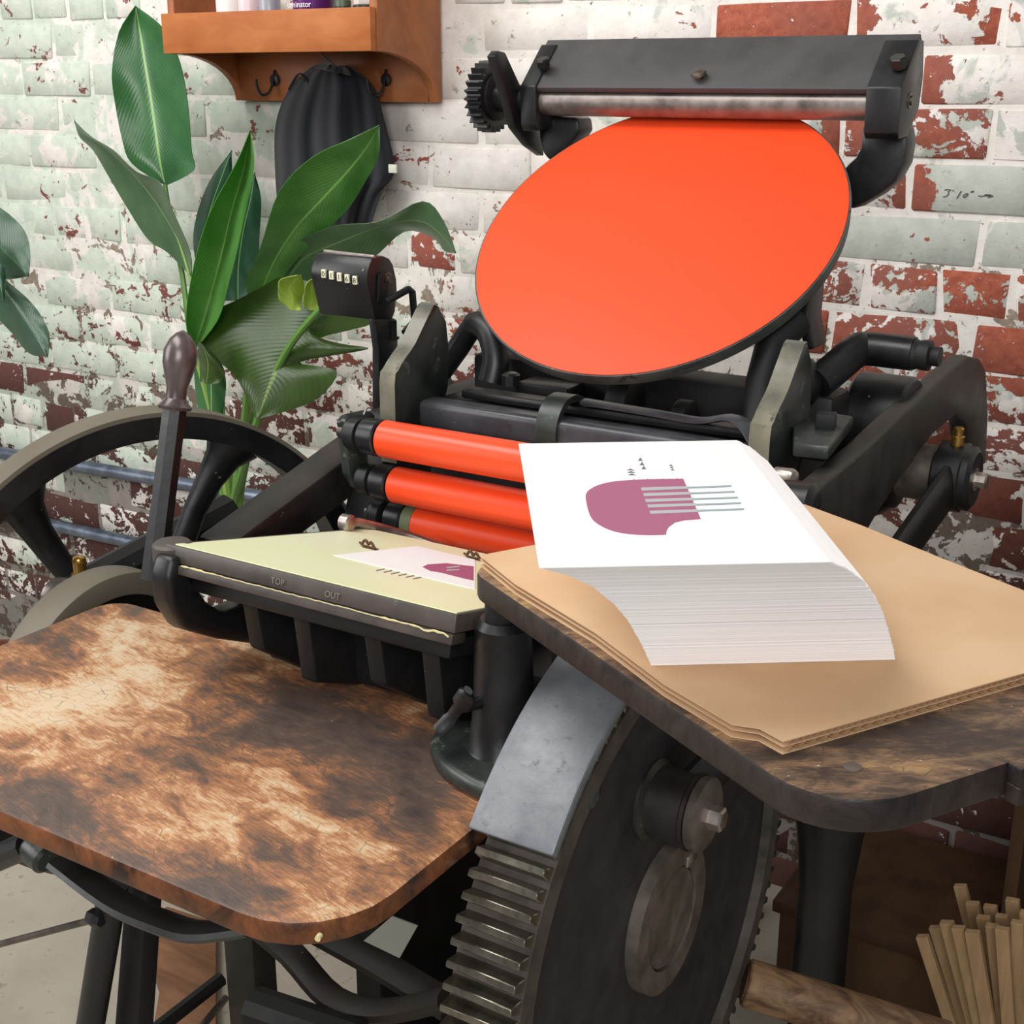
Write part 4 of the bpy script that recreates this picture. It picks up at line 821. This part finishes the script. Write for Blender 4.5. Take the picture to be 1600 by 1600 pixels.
# second plant whose leaves reach in at the left edge
rp = P(-80, 560, Y=1.75); rb = thing('rubber_plant', (rp.x, rp.y, 0), 'dark rounded plant leaves reaching in at the left edge of the picture', 'plant')
leaf(rb, 'leaf_rubber', [(-60, 300), (-30, 345), (0, 385), (25, 410), (44, 432)], [(-60, 300), (-10, 318), (32, 352), (47, 390), (44, 432)], [(-60, 300), (-60, 360), (-20, 425), (12, 436), (44, 432)], 1.75, 1.72, .02, .03)
leaf(rb, 'leaf_rubber', [(-40, 400), (0, 445), (30, 485), (55, 525), (74, 558)], [(-40, 400), (12, 440), (52, 476), (77, 520), (74, 558)], [(-40, 400), (-15, 480), (18, 520), (45, 552), (74, 558)], 1.74, 1.70, .02, .03)
leaf(rb, 'leaf_dark', [(-30, 370), (-12, 420), (0, 445), (6, 470)], [(-30, 370), (0, 400), (9, 432), (6, 470)], [(-30, 370), (-26, 430), (-10, 460), (6, 470)], 1.69, 1.67, .02, .02)
MB().tube(catmull([P(-60, 300, Y=1.75), P(-75, 420, Y=1.75), P(-80, 600, Y=1.75), Vector((rp.x, 1.75, .2))]), .008, 8).build('stem', 'petiole', rb)
MB().tube(catmull([P(-40, 400, Y=1.74), P(-70, 470, Y=1.75), P(-80, 600, Y=1.75)]), .005, 8).build('stem', 'petiole', rb)
MB().tube(catmull([P(-30, 370, Y=1.69), P(-70, 450, Y=1.74), P(-80, 600, Y=1.75)]), .004, 8).build('stem', 'petiole', rb)
MB().lathe((rp.x, 1.75, 0), (0, 0, 1), [(0, .09), (.01, .095), (.2, .12), (.23, .125), (.23, .112), (.2, .108)], 32).build('pot', 'terracotta', rb)

# ================================================================== lower right: sticks in a crate, kraft roll, board, dust
g = random.Random(21)
cr = thing('wooden_crate', (-.25, 1.6, 0), 'open dark wooden crate holding thin wooden sticks at lower right', 'crate')
cx0, cx1, cy0, cy1 = -.30, .06, 1.48, 1.78
MB().box((cx0, cy0, 0), (cx1, cy0+.015, .24)).build('crate_board', 'crate_wood', cr, .002); MB().box((cx0, cy1-.015, 0), (cx1, cy1, .24)).build('crate_board', 'crate_wood', cr, .002)
MB().box((cx0, cy0+.015, 0), (cx0+.015, cy1-.015, .24)).build('crate_board', 'crate_wood', cr, .002); MB().box((cx1-.015, cy0+.015, 0), (cx1, cy1-.015, .24)).build('crate_board', 'crate_wood', cr, .002)
MB().box((cx0+.015, cy0+.015, 0), (cx1-.015, cy1-.015, .012)).build('crate_floor', 'crate_wood', cr)
tops = [(1441, 1462, 1.52), (1462, 1448, 1.56), (1479, 1440, 1.53), (1500, 1383, 1.66), (1497, 1448, 1.51), (1519, 1410, 1.62), (1519, 1455, 1.50), (1536, 1432, 1.57), (1547, 1415, 1.61), (1550, 1445, 1.53), (1565, 1430, 1.58), (1566, 1450, 1.51), (1582, 1405, 1.6), (1590, 1440, 1.53), (1605, 1425, 1.56)]
where = ['leftmost stick, leaning furthest to the left', 'second stick from the left, set behind the leftmost one', 'pale stick with a splintered end near the bundle left', 'tallest stick standing at the back of the bundle', 'stick in the front row just right of the splintered one', 'stick at the back, right of the tallest one',
         'front stick at the middle of the bundle', 'stick just behind the middle of the bundle', 'tall back stick right of the bundle middle', 'front stick right of the bundle middle', 'stick behind the right half of the bundle', 'front stick in the right half of the bundle',
         'tall stick at the right picture edge', 'front stick near the right picture edge', 'stick cut by the right picture edge', 'stick hidden at the far right end of the bundle']
for i, (x, y, yy) in enumerate(tops):
    tpnt = P(x, y, Y=yy); fx = tpnt.x+lerp(.17, .05, i/14); bot = Vector((fx, min(1.72, max(1.52, yy+.03)), .014)); d = (tpnt-bot).normalized()
    s_, q_ = d.cross(Vector((0, 1, 0))).normalized(), None; q_ = d.cross(s_); hw = .0075+.0015*g.random(); hd_ = .005
    m = MB(); vs_ = [p+s_*a*hw+q_*b*hd_ for p in (bot, tpnt) for a, b in ((-1, -1), (1, -1), (1, 1), (-1, 1))]
    m.add(vs_, [(3, 2, 1, 0), (4, 5, 6, 7), (0, 1, 5, 4), (1, 2, 6, 5), (2, 3, 7, 6), (3, 0, 4, 7)])
    tag(m.build('wooden_stick', 'stick_wood', bev=.0008, seg=1, smooth=False), 'thin wooden %s in the crate' % where[i], 'stick', 'wooden sticks in the crate')
r0, r1 = P(1165, 1535, Y=1.22), P(1480, 1635, Y=1.30); kd = (r1-r0)
kr = thing('kraft_paper_roll', r0.lerp(r1, .5), 'scuffed brown rolled tube lying low between the gear and crate', 'tube')
MB().cyl(r0, r1, .027, 32, ch=.002).build('tube_wall', 'kraft', kr); MB().cyl(r0-kd.normalized()*.002, r0+kd*.02, .02, 24).build('tube_core', 'crate_wood', kr)
kx = P(1583, 1300, Y=1.9).x
kb = thing('wooden_cabinet', (kx+.3, 2.03, 0), 'dark brown wooden cabinet cut off by the right picture edge', 'cabinet')
kt = P(1597, 700, Y=1.9).z
for x in (kx, kx+.58): MB().box((x, 1.88, 0), (x+.02, 2.17, kt)).build('side_panel', 'crate_wood', kb, .002)
MB().box((kx-.01, 1.87, kt), (kx+.61, 2.175, kt+.02)).build('top_board', 'crate_wood', kb, .002)
MB().box((kx+.02, 2.155, .02), (kx+.58, 2.17, kt)).build('back_board', 'crate_wood', kb)
for z in (.05, .4, .72): MB().box((kx+.02, 1.89, z), (kx+.58, 2.155, z+.018)).build('shelf_board', 'crate_wood', kb, .001)

bx = thing('shade_box', (-.47, 1.98, 0), 'low dark brown box added to darken the floor against the brick wall', 'box')  # invented box, put here to make this bit of floor dark
MB().box((-.64, 1.84, 0), (-.34, 2.14, .20)).build('box_body', 'crate_wood', bx, .004)
MB().box((-.65, 1.83, .20), (-.33, 2.15, .222)).build('box_lid', 'crate_wood', bx, .003)
tr = thing('wooden_plank', P(290, 1540, Z=.05), 'worn brown wooden board lying on the floor under the press', 'board')
MB().prism([P(x, y, Z=.03) for x, y in ((218, 1452), (238, 1505), (250, 1540), (240, 1600), (232, 1660), (338, 1660), (338, 1440), (260, 1415))], (0, 0, -.028)).build('board', 'treadle_wood', tr, .003)
pq = MB().prism([P(568, 1470, Y=1.13), P(612, 1432, Y=1.13), P(652, 1447, Y=1.13), P(624, 1497, Y=1.13)], (.0, .002, 0)).build('paper_scrap', 'dust_white', smooth=False)
tag(pq, 'plain grey paper scrap stuck under the front corner of the delivery board', 'paper')
dt = thing('shade_tray', (-1.1, 1.88, 0), 'flat black tray added to darken the floor behind the press base', 'tray')  # invented black tray, stands in for the shade under the press
MB().box((-1.42, 1.675, 0), (-.78, 2.1, .006)).build('tray_floor', 'iron_dark', dt)
for a_, b_ in (((-1.42, 1.675, .006), (-1.41, 2.1, .03)), ((-.79, 1.675, .006), (-.78, 2.1, .03)), ((-1.41, 1.675, .006), (-.79, 1.685, .03)), ((-1.41, 2.09, .006), (-.79, 2.1, .03))):
    MB().box(a_, b_).build('tray_rim', 'iron_dark', dt, .001)
